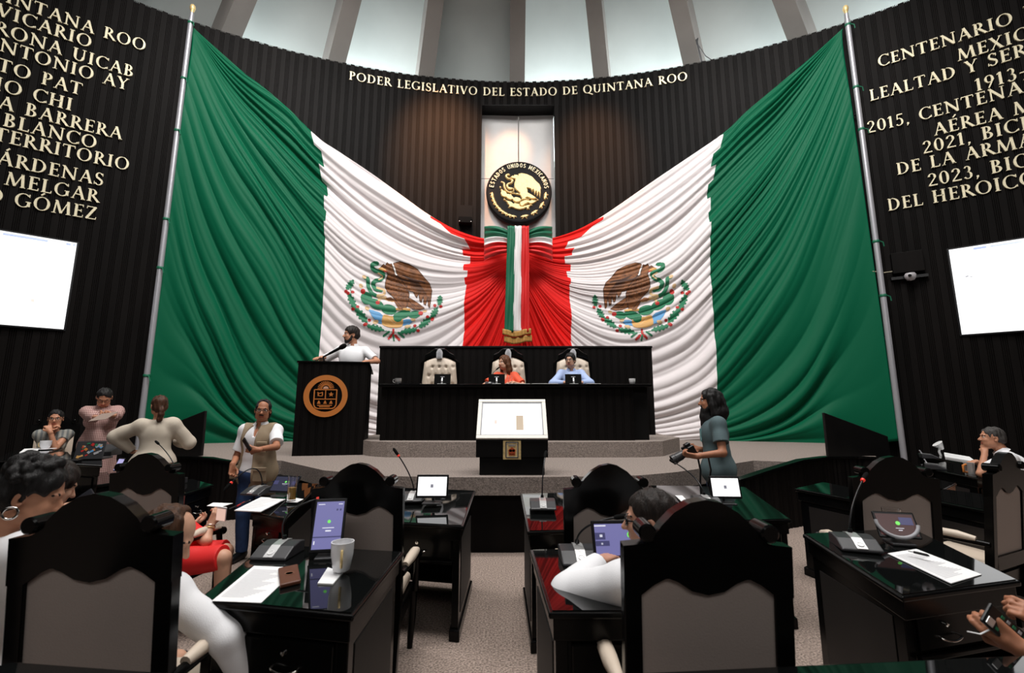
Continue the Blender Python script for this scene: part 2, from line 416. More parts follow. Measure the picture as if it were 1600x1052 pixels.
def G(ch):
    S = _stem
    if ch == 'I': return S(.17), .34
    if ch == 'L': return S(.17)+[_line(.17, .03, .55, .03, TN), _line(.54, 0, .56, .2, .04)], .58
    if ch == 'T': return S(.34)+[_line(.02, .965, .66, .965, TN), _line(.03, .98, .01, .8, .04), _line(.65, .98, .67, .8, .04)], .68
    if ch == 'E': return S(.17)+[_line(.17, .03, .55, .03, TN), _line(.17, .52, .45, .52, TN), _line(.17, .965, .52, .965, TN), _line(.54, 0, .56, .2, .04), _line(.52, 1, .53, .82, .04), _line(.45, .42, .45, .62, .04)], .58
    if ch == 'H': return S(.17)+S(.66)+[_line(.17, .52, .66, .52, TN)], .84
    if ch == 'P': return S(.17)+_arc(.26, .735, .30, .265, -90, 90)+[_line(.17, .97, .28, .97, TN), _line(.17, .49, .28, .49, TN)], .58
    if ch == 'B': return S(.17)+_arc(.26, .755, .26, .245, -90, 90)+_arc(.27, .26, .32, .26, -90, 90)+[_line(.17, .97, .28, .97, TN), _line(.17, .52, .28, .52, TN), _line(.17, .03, .28, .03, TN)], .63
    if ch == 'R': return S(.17)+_arc(.26, .74, .29, .26, -90, 90)+[_line(.17, .97, .28, .97, TN), _line(.17, .49, .28, .49, TN), _line(.32, .50, .68, .02, TH*.95), _ser(.70, 0, .2)], .70
    if ch == 'D': return S(.17)+_arc(.30, .5, .46, .5, -90, 90)+[_line(.17, .97, .32, .97, TN), _line(.17, .03, .32, .03, TN)], .80
    if ch == 'O': return _arc(.44, .5, .42, .52, 0, 360, n=26), .88
    if ch == 'Q': return _arc(.44, .5, .42, .52, 0, 360, n=26)+[_line(.45, .06, .95, -.2, .09)], .88
    if ch == 'C': return _arc(.44, .5, .42, .52, 48, 312, n=20)+[_line(.72, .78, .72, 1.0, .045), _line(.72, .22, .72, .06, .045)], .74
    if ch == 'G': return _arc(.44, .5, .42, .52, 48, 318, n=20)+[_line(.72, .78, .72, 1.0, .045), _line(.72, .08, .72, .44, TH), _ser(.70, .40, .3)], .84
    if ch == 'S': return _arc(.27, .755, .22, .26, 30, 250, TH*.8, n=12)+_arc(.27, .265, .25, .28, -150, 75, TH*.8, n=12)+[_line(.13, .62, .42, .40, TH*.95), _line(.46, .75, .46, .97, .04), _line(.03, .03, .03, .26, .04)], .54
    if ch == 'U': return [_line(.17, .34, .17, 1, TH), _ser(.17, 1), _line(.66, .34, .66, 1, TN*1.2), _ser(.66, 1, .26)]+_arc(.405, .36, .31, .38, 180, 360, n=12), .82
    if ch == 'J': return S(.18, 0)[:1]+[_ser(.18, 1), _line(.18, .0, .04, -.2, TN)], .36
    if ch == 'N': return [_line(.15, 0, .15, 1, TN*1.2), _ser(.15, 0, .26), _line(.10, .98, .74, .02, TH), _line(.74, 0, .74, 1, TN*1.2), _ser(.74, 1, .26), _ser(.10, 1, .2)], .88
    if ch == 'M': return [_line(.12, 0, .20, 1, TN*1.2), _ser(.12, 0, .26), _line(.20, .98, .50, .04, TH*.95), _line(.50, .04, .82, .98, TN), _line(.82, 1, .90, 0, TH), _ser(.90, 0), _ser(.18, 1, .16), _ser(.84, 1, .16)], 1.02
    if ch in 'AÁ': return [_line(.10, 0, .38, .98, TN), _line(.37, 1.0, .68, 0, TH), _line(.20, .36, .55, .36, TN), _ser(.10, 0, .22), _ser(.68, 0, .26)]+([_line(.36, 1.1, .50, 1.3, .09)] if ch == 'Á' else []), .76
    if ch == 'V': return [_line(.10, .99, .38, .02, TH), _line(.38, .02, .66, 1, TN), _ser(.10, 1, .28), _ser(.66, 1, .22)], .74
    if ch == 'X': return [_line(.10, .99, .60, .01, TH), _line(.10, .01, .60, .99, TN), _ser(.10, 1, .26), _ser(.60, 1, .22), _ser(.10, 0, .22), _ser(.60, 0, .26)], .70
    if ch == 'Y': return [_line(.08, .99, .34, .48, TH), _line(.60, .99, .34, .48, TN), _line(.34, 0, .34, .5, TH), _ser(.34, 0), _ser(.08, 1, .26), _ser(.60, 1, .22)], .66
    if ch == 'Z': return [_line(.08, .965, .60, .965, TN), _line(.56, .97, .10, .03, TH), _line(.06, .03, .62, .03, TN), _line(.09, 1, .07, .8, .04), _line(.61, 0, .63, .2, .04)], .68
    if ch == '0': return _arc(.30, .5, .28, .52, 0, 360, n=22), .60
    if ch == '1': return S(.20)[:2]+[_line(.20, .97, .04, .85, TN)], .40
    if ch == '2': return _arc(.27, .73, .24, .28, -20, 170, TH*.9)+[_line(.46, .66, .06, .05, TN*1.3), _line(.04, .04, .54, .04, .09)], .56
    if ch == '3': return _arc(.24, .76, .20, .25, -80, 150, TH*.85)+_arc(.24, .27, .25, .29, -150, 88, TH*.85), .54
    if ch == '5': return _arc(.22, .32, .27, .33, -140, 110, TH*.85)+[_line(.12, .55, .16, 1, TN), _line(.15, .96, .47, .96, .09)], .54
    if ch == '9': return _arc(.28, .70, .25, .31, 0, 360, TH*.9)+[_line(.51, .66, .20, -.02, TN*1.4)], .56
    if ch == ',': return [_line(.12, .10, .12, -.02, .12), _line(.14, .02, .06, -.16, .06)], .26
    if ch == '-': return [_line(.04, .42, .36, .42, .07)], .42
    return [], .36
GM = {}
def glyph_mesh(ch, depth=.09):
    if ch not in GM:
        if ch in 'ÉÓ':
            po, adv = G({'É': 'E', 'Ó': 'O'}[ch]); po = po+[_line(.34, 1.12, .50, 1.32, .09)]
        else: po, adv = G(ch)
        mb = MB()
        for i, q in enumerate(po): mb.prism(q, -depth-.0015*(i % 3), 0)
        GM[ch] = (mb.mesh('letter', M_gold) if po else None, adv)
    return GM[ch]
def inscription(text, z, cap, s_left=None, s_right=None, fit=None, label='', track=.10, off=.05):
    advs = [glyph_mesh(c)[1]+track for c in text]; tot = sum(advs)*cap
    k = 1.0
    if fit: k = fit/tot; tot = fit
    s = s_left if s_left is not None else s_right-tot
    root = empty('inscription', wallp(s+tot/2, z, .03), 0, label, 'lettering')
    for c, a in zip(text, advs):
        me = glyph_mesh(c)[0]
        if me is not None:
            o = bpy.data.objects.new('letter', me); link(o, root); th = s/WR
            p = Vector(wallp(s, z, .024)); o.location = p-root.location; o.rotation_euler = (0, 0, -th); o.scale = (cap*k, .34, cap)
        s += a*cap*k
    return root
inscription('PODER LEGISLATIVO DEL ESTADO DE QUINTANA ROO', 10.19, .245, s_left=-4.62, fit=9.2, label='long gold lettering line running along the top of the wall above the niche')
NTH = ['topmost', 'second', 'third', 'fourth', 'fifth', 'sixth', 'seventh', 'eighth', 'ninth', 'tenth', 'eleventh', 'lowest']
LEFT = [('QUINTANA ROO', 226, 77), ('VICARIO', 141, 72), ('CORONA UICAB', 207, 118), ('ANTONIO AY', 198, 138), ('CINTO PAT', 126, 146), ('CILIO CHI', 111, 170), ('LA BARRERA', 189, 215), ('BLANCO', 149, 229), ('TERRITORIO', 200, 263), ('CÁRDENAS', 160, 287), ('MELGAR', 153, 313), ('TO GÓMEZ', 150, 340)]
for i, (t, px, py) in enumerate(LEFT):
    s, z = cyl(px+1, py+5); inscription(t, z, .272, s_right=s+.03, label='%s line of the gold lettering on the left part of the dark wall' % NTH[i])
RIGHT = [('CENTENARIO DEL', 1372, 104), ('MEXICANO', 1496, 95), ('LEALTAD Y SERVIC', 1359, 157), ('1913-2013', 1524, 142), ('2015, CENTENARIO', 1355, 207), ('AÉREA MEX', 1459, 211), ('2021, BICENTE', 1442, 239), ('DE LA ARMADA', 1401, 272), ('2023, BICENTE', 1450, 290), ('DEL HEROICO CO', 1387, 328)]
NR = NTH[:9]+['lowest']
for i, (t, px, py) in enumerate(RIGHT):
    s, z = cyl(px, py+3); inscription(t, z, .272, s_left=s, label='%s line of the gold lettering on the right part of the dark wall' % NR[i])
# ============================================================ SHAPES FOR EMBLEMS (2-D, rasterised to small cells)
def poly_mask(X, Y, P):
    P = np.asarray(P, float); c = np.zeros(X.shape, bool); n = len(P); j = n-1
    for i in range(n):
        xi, yi = P[i]; xj, yj = P[j]
        if yi != yj: c ^= ((yi > Y) != (yj > Y)) & (X < (xj-xi)*(Y-yi)/(yj-yi)+xi)
        j = i
    return c
def smooth_poly(P, n=6):
    P = np.asarray(P, float); out = []; N = len(P)
    for i in range(N):
        p0, p1, p2, p3 = P[i-1], P[i], P[(i+1) % N], P[(i+2) % N]
        for t in np.linspace(0, 1, n, endpoint=False):
            out.append(.5*((2*p1)+(-p0+p2)*t+(2*p0-5*p1+4*p2-p3)*t*t+(-p0+3*p1-3*p2+p3)*t**3))
    return np.array(out)
def ell_mask(X, Y, cx, cy, a, b, rot=0):
    c, s = math.cos(R(rot)), math.sin(R(rot)); u = (X-cx)*c+(Y-cy)*s; v = -(X-cx)*s+(Y-cy)*c
    return (u/a)**2+(v/b)**2 < 1
def leaf_mask(X, Y, cx, cy, a, b, rot):
    c, s = math.cos(R(rot)), math.sin(R(rot)); u = (X-cx)*c+(Y-cy)*s; v = -(X-cx)*s+(Y-cy)*c
    k = np.clip(1-(u/a)**2, 0, 1); return (np.abs(u) < a) & (np.abs(v) < b*k**.6*(.82+.18*np.sign(np.sin(u/a*14))))
def stroke_mask(X, Y, P, w):
    P = np.asarray(P, float); m = np.zeros(X.shape, bool)
    for (x0, y0), (x1, y1) in zip(P[:-1], P[1:]):
        dx, dy = x1-x0, y1-y0; t = np.clip(((X-x0)*dx+(Y-y0)*dy)/(dx*dx+dy*dy+1e-9), 0, 1)
        m |= (X-x0-t*dx)**2+(Y-y0-t*dy)**2 < (w/2)**2
    return m
def cr_path(P, n=8):
    P = np.asarray(P, float); Q = np.vstack([2*P[0]-P[1], P, 2*P[-1]-P[-2]]); out = []
    for i in range(1, len(Q)-2):
        p0, p1, p2, p3 = Q[i-1:i+3]
        for t in np.linspace(0, 1, n, endpoint=False):
            out.append(.5*((2*p1)+(-p0+p2)*t+(2*p0-5*p1+4*p2-p3)*t*t+(-p0+3*p1-3*p2+p3)*t**3))
    return np.array(out+[P[-1]])
WING = [(850, 575), (890, 565), (950, 580), (1010, 610), (1050, 660), (1090, 700), (1108, 745), (1105, 800), (1098, 872), (1088, 860), (1080, 800), (1070, 852), (1058, 845), (1052, 790), (1040, 832), (1030, 822), (1020, 772), (1010, 802), (1000, 790), (985, 762), (960, 757), (930, 740), (890, 700), (865, 660), (845, 610)]
BODY = [(765, 612), (785, 590), (795, 600), (808, 578), (822, 588), (838, 582), (850, 612), (872, 650), (910, 690), (945, 740), (958, 775), (958, 815), (945, 872), (918, 878), (885, 840), (850, 800), (815, 770), (799, 735), (802, 690), (815, 655), (800, 630), (780, 622)]
TAIL = [(935, 790), (975, 812), (1020, 840), (1065, 876), (1030, 886), (990, 884), (950, 866)]
LEG = [(870, 825), (900, 850), (925, 890), (895, 888), (862, 832), (825, 832), (803, 815), (840, 806)]
def emblem_layers(X, Y):
    """ordered (group, colour, mask); the coordinates are the eagle design's own units"""
    L = []
    A = lambda g, c, m: L.append((g, c, m))
    lv = [(578, 738, 42, 27, -62), (597, 850, 58, 28, 64), (660, 940, 62, 32, 50), (752, 1018, 58, 27, 14), (1164, 816, 38, 27, -88), (1130, 905, 42, 28, -62), (1070, 972, 52, 30, -42), (965, 1030, 58, 26, -12)]
    wr = np.zeros(X.shape, bool)
    for q in lv: wr |= leaf_mask(X, Y, q[0], q[1], q[2]*.98, q[3]*.80, q[4])
    wr |= stroke_mask(X, Y, cr_path([(582, 760), (600, 850), (660, 950), (740, 1015), (860, 1040), (970, 1030), (1080, 960), (1140, 890), (1160, 830)]), 4)
    A('laurel_wreath', 'eg', wr)
    br = np.zeros(X.shape, bool)
    for x, y in ((556, 786), (570, 797), (597, 786), (634, 884), (606, 901), (711, 968), (690, 995), (1132, 854), (1172, 860), (1086, 934), (1116, 950), (1004, 994), (1026, 1026), (684, 1000), (1120, 945)): br |= ell_mask(X, Y, x, y, 11, 10)
    A('laurel_wreath', 'er', br)
    A('laurel_wreath', 'er', stroke_mask(X, Y, [(866, 1025), (866, 1050), (838, 1082)], 15) | stroke_mask(X, Y, [(880, 1062), (905, 1088)], 15))
    A('laurel_wreath', 'ew', stroke_mask(X, Y, [(850, 1045), (822, 1075)], 8) | stroke_mask(X, Y, [(892, 1055), (918, 1082)], 8))
    A('laurel_wreath', 'eg', stroke_mask(X, Y, [(838, 1040), (806, 1066)], 13) | stroke_mask(X, Y, [(900, 1044), (935, 1070)], 13) | stroke_mask(X, Y, [(866, 1060), (872, 1094)], 10))
    A('water_shield', 'eb', poly_mask(X, Y, [(700, 895), (735, 902), (775, 915), (805, 945), (798, 990), (765, 985), (728, 945)]) | poly_mask(X, Y, [(905, 968), (945, 955), (1000, 955), (965, 990), (905, 998)]))
    A('water_shield', 'et', ell_mask(X, Y, 694, 890, 16, 12, 40) | ell_mask(X, Y, 752, 978, 18, 13, -20) | ell_mask(X, Y, 992, 956, 16, 10) | ell_mask(X, Y, 958, 1000, 20, 11, -10))
    A('water_shield', 'ey', smooth_mask(X, Y, [(800, 930), (840, 936), (885, 942), (925, 958), (918, 1002), (870, 1012), (830, 1008), (792, 988)]))
    A('water_shield', 'et', stroke_mask(X, Y, [(830, 950), (870, 985), (900, 960)], 4))
    A('nopal_cactus', 'eg', ell_mask(X, Y, 686, 822, 36, 44, -20) | ell_mask(X, Y, 748, 858, 54, 32, 28) | ell_mask(X, Y, 832, 892, 50, 34, 10) | ell_mask(X, Y, 918, 924, 58, 28, -18) | ell_mask(X, Y, 892, 950, 28, 24) | ell_mask(X, Y, 1000, 920, 40, 26, -12))
    A('nopal_cactus', 'er', ell_mask(X, Y, 661, 776, 15, 17) | ell_mask(X, Y, 758, 848, 14, 13) | ell_mask(X, Y, 1040, 910, 16, 14))
    A('nopal_cactus', 'et', ell_mask(X, Y, 646, 740, 12, 16, -20) | ell_mask(X, Y, 766, 826, 9, 11) | ell_mask(X, Y, 1066, 895, 15, 9, -20))
    A('eagle', 'ey', stroke_mask(X, Y, [(885, 888), (920, 884), (965, 888)], 16) | stroke_mask(X, Y, [(800, 815), (828, 826), (870, 830)], 14))
    A('eagle', 'ebr', poly_mask(X, Y, TAIL) | poly_mask(X, Y, LEG))
    A('eagle', 'ebr', poly_mask(X, Y, BODY))
    A('eagle', 'ebr', poly_mask(X, Y, WING))
    fe = np.zeros(X.shape, bool)
    for i in range(11):
        t = i/10; fe |= stroke_mask(X, Y, cr_path([(905+95*t, 650+30*t), (960+85*t, 690+45*t), (975+118*t, 740+70*t)]), 3.5)
    for i in range(9):
        for j in range(6):
            x, y = 822+17*i, 650+30*j+8*(i % 2); fe |= stroke_mask(X, Y, [(x-5, y), (x, y+9), (x+6, y)], 3)
    for i in range(4): fe |= stroke_mask(X, Y, [(950+8*i, 815+12*i), (1000+15*i, 880-4*i)], 3)
    body = poly_mask(X, Y, BODY) | poly_mask(X, Y, WING) | poly_mask(X, Y, TAIL)
    A('eagle', 'edb', fe & body)
    A('eagle', 'edb', stroke_mask(X, Y, cr_path([(848, 600), (885, 670), (940, 690), (1020, 690), (1060, 700)]), 12) & body)
    A('eagle', 'edb', stroke_mask(X, Y, BODY+BODY[:1], 4) | stroke_mask(X, Y, WING+WING[:1], 4) | stroke_mask(X, Y, TAIL+TAIL[:1], 3))
    A('eagle', 'ew', stroke_mask(X, Y, cr_path([(846, 592), (858, 620), (866, 648), (872, 655)]), 9))
    A('eagle', 'edb', ell_mask(X, Y, 800, 606, 5, 4))
    A('eagle', 'ey', poly_mask(X, Y, [(772, 610), (752, 618), (760, 632), (785, 640), (806, 640), (800, 622)]))
    A('eagle', 'er', stroke_mask(X, Y, [(785, 634), (806, 636)], 7))
    A('snake', 'eg', stroke_mask(X, Y, cr_path([(742, 588), (718, 590), (712, 612), (730, 632), (760, 640), (785, 655), (768, 688), (735, 700), (722, 725), (742, 755), (775, 760)]), 27) | stroke_mask(X, Y, cr_path([(668, 682), (688, 692), (692, 738), (715, 782), (740, 798)]), 24))
    A('snake', 'et', stroke_mask(X, Y, cr_path([(752, 648), (780, 668), (758, 690)]), 9) | stroke_mask(X, Y, cr_path([(750, 745), (795, 760), (792, 790), (755, 800), (775, 815), (805, 808)]), 16) | ell_mask(X, Y, 664, 678, 15, 11, 40))
    return L
def smooth_mask(X, Y, P): return poly_mask(X, Y, smooth_poly(P))
EC = {'eg': mat('emblem_green', (.008, .16, .07), .6), 'er': mat('emblem_red', (.45, .015, .012), .6), 'ew': mat('emblem_white', (.75, .72, .70), .6), 'eb': mat('emblem_blue', (.10, .30, .55), .6), 'et': mat('emblem_tan', (.62, .42, .22), .6), 'ey': mat('emblem_ochre', (.60, .33, .10), .6), 'ebr': mat('emblem_brown', (.19, .068, .020), .65, noise=(9, .4)), 'edb': mat('emblem_dark_brown', (.045, .014, .005), .65)}
ECK = list(EC)

# ------------------------------------------------------------ the two draped flags
def crs(P, t):
    """Catmull-Rom through rows of P at t in [0, len-1]"""
    P = np.asarray(P, float); n = len(P); Q = np.concatenate([2*P[:1]-P[1:2], P, 2*P[-1:]-P[-2:-1]])
    i = np.clip(np.floor(t).astype(int), 0, n-2); f = (t-i)[(...,)+(None,)*(P.ndim-1)]
    p0, p1, p2, p3 = Q[i], Q[i+1], Q[i+2], Q[i+3]
    return .5*((2*p1)+(-p0+p2)*f+(2*p0-5*p1+4*p2-p3)*f*f+(-p0+3*p1-3*p2+p3)*f**3)
KEYS = [[(299, 36), (345, 78), (398, 124), (448, 167), (491, 207), (590, 276), (685, 342), (742, 368), (794, 376)],
        [(300, 46), (345, 126), (398, 205), (452, 275), (507, 330), (575, 388), (650, 420), (735, 424), (806, 400)],
        [(297, 80), (345, 190), (400, 290), (455, 370), (507, 440), (570, 497), (650, 515), (735, 478), (808, 406)],
        [(285, 160), (320, 270), (362, 380), (410, 470), (460, 545), (530, 612), (640, 640), (735, 560), (810, 420)],
        [(262, 330), (287, 440), (322, 540), (368, 620), (430, 662), (520, 682), (650, 684), (765, 630), (811, 450)],
        [(213, 690), (258, 694), (318, 697), (390, 696.5), (450, 696), (520, 693), (650, 690), (790, 688), (812, 500)]]
SB1 = [(491, 207), (503, 262), (509, 300), (507, 350), (507, 430), (502, 500), (498, 560), (497, 700)]
SB2 = [(683, 342), (700, 352), (716, 368), (730, 392), (728, 430), (725, 500), (724, 545), (720, 700)]
S0 = cyl(808, 300)[0]
def flag(name, sgn, seed, label):
    rg = np.random.default_rng(seed)
    K = np.array([[cyl(px, py, .30) for px, py in row] for row in KEYS])          # keys x points x (s, z)
    NU, NV = 190, 330
    tv = np.linspace(0, 1, NV)**1.0*(len(KEYS)-1); tu = np.linspace(0, 1, NU)*(len(KEYS[0])-1)
    row = crs(K, tv)                                                              # NV x pts x 2
    SZp = np.stack([crs(r_, tu) for r_ in row])                                   # NV x NU x 2
    S, Z = SZp[..., 0], SZp[..., 1]
    v = np.linspace(0, 1, NV)[:, None]; u = np.linspace(0, 1, NU)[None, :]
    # local spacing between neighbouring swags governs how deep the folds are
    gap = np.hypot(np.gradient(S, axis=0), np.gradient(Z, axis=0))*NV
    def nz2(sc_u, sc_v, sd, n=7):
        q = np.random.default_rng(sd); o = 0
        for _ in range(n): o = o+np.sin(q.normal()*sc_u*u*6+q.normal()*sc_v*v*6+q.random()*6.3)
        return o/n**.5
    warp = .020*nz2(.7, .8, seed)+.006*nz2(1.6, 2.0, seed+1)
    vv = v+warp*np.clip(u*4, 0, 1)
    rid = lambda n, p, e: 1-2*np.abs(np.sin(pi*n*vv+p))**e           # broad hills, narrow creases
    am = lambda sd: np.clip(.5+.5*nz2(.8, 1.2, sd), 0.05, 1.3)
    f1 = -rid(15, .6*nz2(.5, .4, seed+2), .85)*am(seed+3)
    f2 = -rid(33, .8*nz2(.6, .5, seed+4), .8)*am(seed+5)
    f3 = np.sin(2*pi*(5.5*vv)+nz2(.4, .3, seed+6))
    f4 = -rid(70, 1.0*nz2(.6, .5, seed+8), .9)*np.clip(nz2(.9, 1.3, seed+7), 0, 1)
    env = np.clip(gap/6.0, .10, 1.0)*np.clip(u*3.2+.05, 0, 1)*np.clip((1-u)*9+.18, 0, 1)
    D = env*(.060*f1+.030*f2+.05*f3+.012*f4)
    D += .045*np.clip(1-np.abs(v-.07)/.13, 0, 1)*-rid(38, 0, .9)*np.clip((u-.02)*5, 0, 1)*np.clip((1-u)*6, 0, 1)
    off = .20+D+.06*u
    th = (S if sgn < 0 else 2*S0-S)/WR; r = WR-off
    P = np.stack([WX+r*np.sin(th), WY+r*np.cos(th), Z], -1).reshape(-1, 3)
    b1 = np.array([cyl(*q, .3) for q in SB1]); b2 = np.array([cyl(*q, .3) for q in SB2])
    stag = .16*np.clip(1-v/.30, 0, 1)*np.sign(np.sin(2*pi*13*v))
    c1 = S-np.interp(Z, b1[::-1, 1], b1[::-1, 0])+stag*.5; c2 = S-np.interp(Z, b2[::-1, 1], b2[::-1, 0])+stag*1.0+D*.3
    idx = np.arange(NU*NV).reshape(NV, NU)
    Q = np.stack([idx[:-1, :-1], idx[1:, :-1], idx[1:, 1:], idx[:-1, 1:]], -1).reshape(-1, 4)
    if sgn > 0: Q = Q[:, ::-1]
    me = np_mesh(name, P, Q, [M_flag])
    uv = me.uv_layers.new(name='seams'); U = np.stack([c1.ravel(), c2.ravel()], -1)[Q.ravel()]; uv.data.foreach_set('uv', U.astype(np.float32).ravel())
    o = bpy.data.objects.new(name, me); link(o, None); props(o, label, 'flag')
    sd = o.modifiers.new('thickness', 'SOLIDIFY'); sd.thickness = .004; sd.offset = -1
    # the coat of arms printed on the white band, laid on the cloth
    bvh = BVHTree.FromPolygons([tuple(p) for p in P], [tuple(q) for q in Q])
    sc_, zc_ = cyl(617, 469, .3); k = 2.42/640.; sc = sc_ if sgn < 0 else 2*S0-sc_
    cell = 2.2
    xs = np.arange(535, 1200, cell); ys = np.arange(555, 1102, cell); X, Y = np.meshgrid(xs, ys)
    col = np.full(X.shape, -1); grp = np.zeros(X.shape, int); names = ['eagle', 'snake', 'nopal_cactus', 'laurel_wreath', 'water_shield']
    for g, c, mk in emblem_layers(X, Y):
        col[mk] = ECK.index(c); grp[mk] = names.index(g)
    H_, W_ = X.shape
    gx = np.concatenate([xs-cell/2, [xs[-1]+cell/2]]); gy = np.concatenate([ys-cell/2, [ys[-1]+cell/2]])
    pos = {}
    def vert(i, j):
        if (i, j) not in pos:
            s = sc+sgn*-1*(gx[j]-868)*k; z = zc_-(gy[i]-828)*k
            a = Vector(wallp(s, z, 1.2)); d = (Vector(wallp(s, z, 0))-a).normalized(); h = bvh.ray_cast(a, d, 3)
            pos[(i, j)] = (h[0]-d*.010) if h[0] is not None else Vector(wallp(s, z, .3))
        return pos[(i, j)]
    for gi, gn in enumerate(names):
        V = []; F = []; MI = []; ix = {}
        for i, j in zip(*np.where((col >= 0) & (grp == gi))):
            q = []
            for a, b in ((i, j), (i+1, j), (i+1, j+1), (i, j+1)):
                if (a, b) not in ix: ix[(a, b)] = len(V); V.append(vert(a, b))
                q.append(ix[(a, b)])
            F.append(q if sgn < 0 else q[::-1]); MI.append(col[i, j])
        e = bpy.data.objects.new(gn, np_mesh(gn, V, F, [EC[c] for c in ECK], MI)); link(e, o)
    return o
M_flag = bpy.data.materials.new('tricolour_cloth'); M_flag.use_nodes = True
nt = M_flag.node_tree; bs = nt.nodes['Principled BSDF']; bs.inputs['Roughness'].default_value = .55; bs.inputs['Specular IOR Level'].default_value = .12
uvn = nt.nodes.new('ShaderNodeUVMap'); uvn.uv_map = 'seams'; sx = nt.nodes.new('ShaderNodeSeparateXYZ'); nt.links.new(uvn.outputs[0], sx.inputs[0])
def gt(sock):
    n = nt.nodes.new('ShaderNodeMath'); n.operation = 'GREATER_THAN'; n.inputs[1].default_value = 0; nt.links.new(sock, n.inputs[0]); return n.outputs[0]
def mixc(fac, a, b):
    n = nt.nodes.new('ShaderNodeMix'); n.data_type = 'RGBA'; nt.links.new(fac, n.inputs[0])
    for k_, q in ((6, a), (7, b)):
        if isinstance(q, tuple): n.inputs[k_].default_value = (*q, 1)
        else: nt.links.new(q, n.inputs[k_])
    return n.outputs[2]
c_ = mixc(gt(sx.outputs[1]), mixc(gt(sx.outputs[0]), (.0012, .098, .045), (.72, .67, .675)), (.66, .012, .010))
nt.links.new(c_, bs.inputs['Base Color'])
FL = flag('flag', -1, 3, 'huge tricolour flag draped on the left half of the wall, its eagle facing left')
FR = flag('flag', 1, 11, 'huge tricolour flag draped on the right half of the wall, its eagle facing right')

# flag poles with gold finials and cloth ties
def flagpole(s, label, ties):
    x, y, z = wallp(s, 0, .22); t = empty('flagpole', (x, y, 0), 0, label, 'flagpole')
    m = MB(); m.lathe([(.055, 0), (.055, 10.55), (.045, 10.56), (.045, 10.72)], 16); m.build('pole', M_pole, t, smooth=40)
    m = MB(); m.lathe([(0.0, 10.72), (.04, 10.73), (.03, 10.77), (.05, 10.80), (.062, 10.86), (.05, 10.92), (.02, 10.95), (0.0, 10.96)], 16); m.build('finial', M_goldr, t, smooth=50)
    for zz in ties:
        m = MB(); m.lathe([(.058, zz-.03), (.066, zz-.02), (.066, zz+.02), (.058, zz+.03)], 14)
        m.tube([(.05, -.04, zz), (.10, -.06, zz-.03), (.12, -.05, zz-.12)], .012, 6); m.build('cloth_tie', M_green_cloth, t, smooth=50)
    for zz in (3.0, 5.2, 8.2):
        m = MB(); m.tube([(0, .03, zz), (0, .20, zz)], .018, 8); m.build('bracket', M_dgrey, t, smooth=40)
    return t
flagpole(cyl(300, 40)[0]+.01, 'tall steel flagpole with gold ball at the left edge of the left flag', (10.45, 9.0, 7.7, 5.6, 4.5, 2.2))
flagpole(2*S0-cyl(300, 40)[0]+.06, 'tall steel flagpole with gold ball at the right edge of the right flag', (10.42, 8.8, 7.75, 5.1, 3.9))

# ------------------------------------------------------------ bow at the middle
bz = cyl(810, 388)[1]; bp = wallp(S0+.02, bz-.17, .62)
bow = empty('ribbon_bow', bp, 0, 'large green, white and red ribbon bow with hanging tails where both flags meet', 'bow')
def cloth_grid(fn, nu, nv, name, mat_, parent, th=.006):
    P = [fn(i/nu, j/nv) for j in range(nv+1) for i in range(nu+1)]
    idx = np.arange((nu+1)*(nv+1)).reshape(nv+1, nu+1); Q = np.stack([idx[:-1, :-1], idx[1:, :-1], idx[1:, 1:], idx[:-1, 1:]], -1).reshape(-1, 4)
    o = bpy.data.objects.new(name, np_mesh(name, P, Q, [mat_])); link(o, parent); sd = o.modifiers.new('t', 'SOLIDIFY'); sd.thickness = th; return o
zt, zb = .52, -.42
for sg, lab in ((-1, 'left'), (1, 'right')):
    for (a, b, mm, nm) in ((0, .37, M_green_cloth, 'green_loop_band'), (.37, .56, M_white_cloth, 'white_loop_band'), (.56, 1.0, M_red_cloth, 'red_loop_band')):
        def fn(u, v, a=a, b=b, sg=sg):
            q = a+(b-a)*v; x = sg*(.20+.66*u); sp = .52+.48*u**.8
            zc = .06; z = zc+(.5-q)*.92*sp+.02*math.sin(q*30+u*2)*(1-u)
            y = -.10-.20*math.sin(pi*min(1, u*.9+.1))+.035*math.sin(q*38+3*u)+.10*u
            return (x, y, z)
        cloth_grid(fn, 16, 22, nm, mm, bow)
for x0, x1, mm, nm in ((-.27, -.08, M_green_cloth, 'green_tail'), (-.09, .08, M_white_cloth, 'white_tail'), (.07, .25, M_red_cloth, 'red_tail')):
    def fn(u, v, x0=x0, x1=x1):
        z = .40-v*2.62; flare = 1+.18*v; xx = (x0+(x1-x0)*u); x = xx*flare-.03*v
        return (x, -.34+.22*v+.02*math.sin(u*9+v*2+x0*20)+.012*math.sin(v*14+u*3), z)
    cloth_grid(fn, 10, 40, nm, mm, bow)
def fn(u, v): return (-.38+.68*u, -.15+.025*math.sin(u*24), -2.17-.14*v+.035*math.sin(u*6.3+2))
cloth_grid(fn, 30, 4, 'gold_fringe', M_fringe, bow, .02)
def fn(u, v): return (-.35+.66*u, -.12+.025*math.sin(u*22+1), -2.32-.16*v+.03*math.sin(u*6.3+2.3))
cloth_grid(fn, 30, 4, 'gold_fringe', M_fringe, bow, .02)

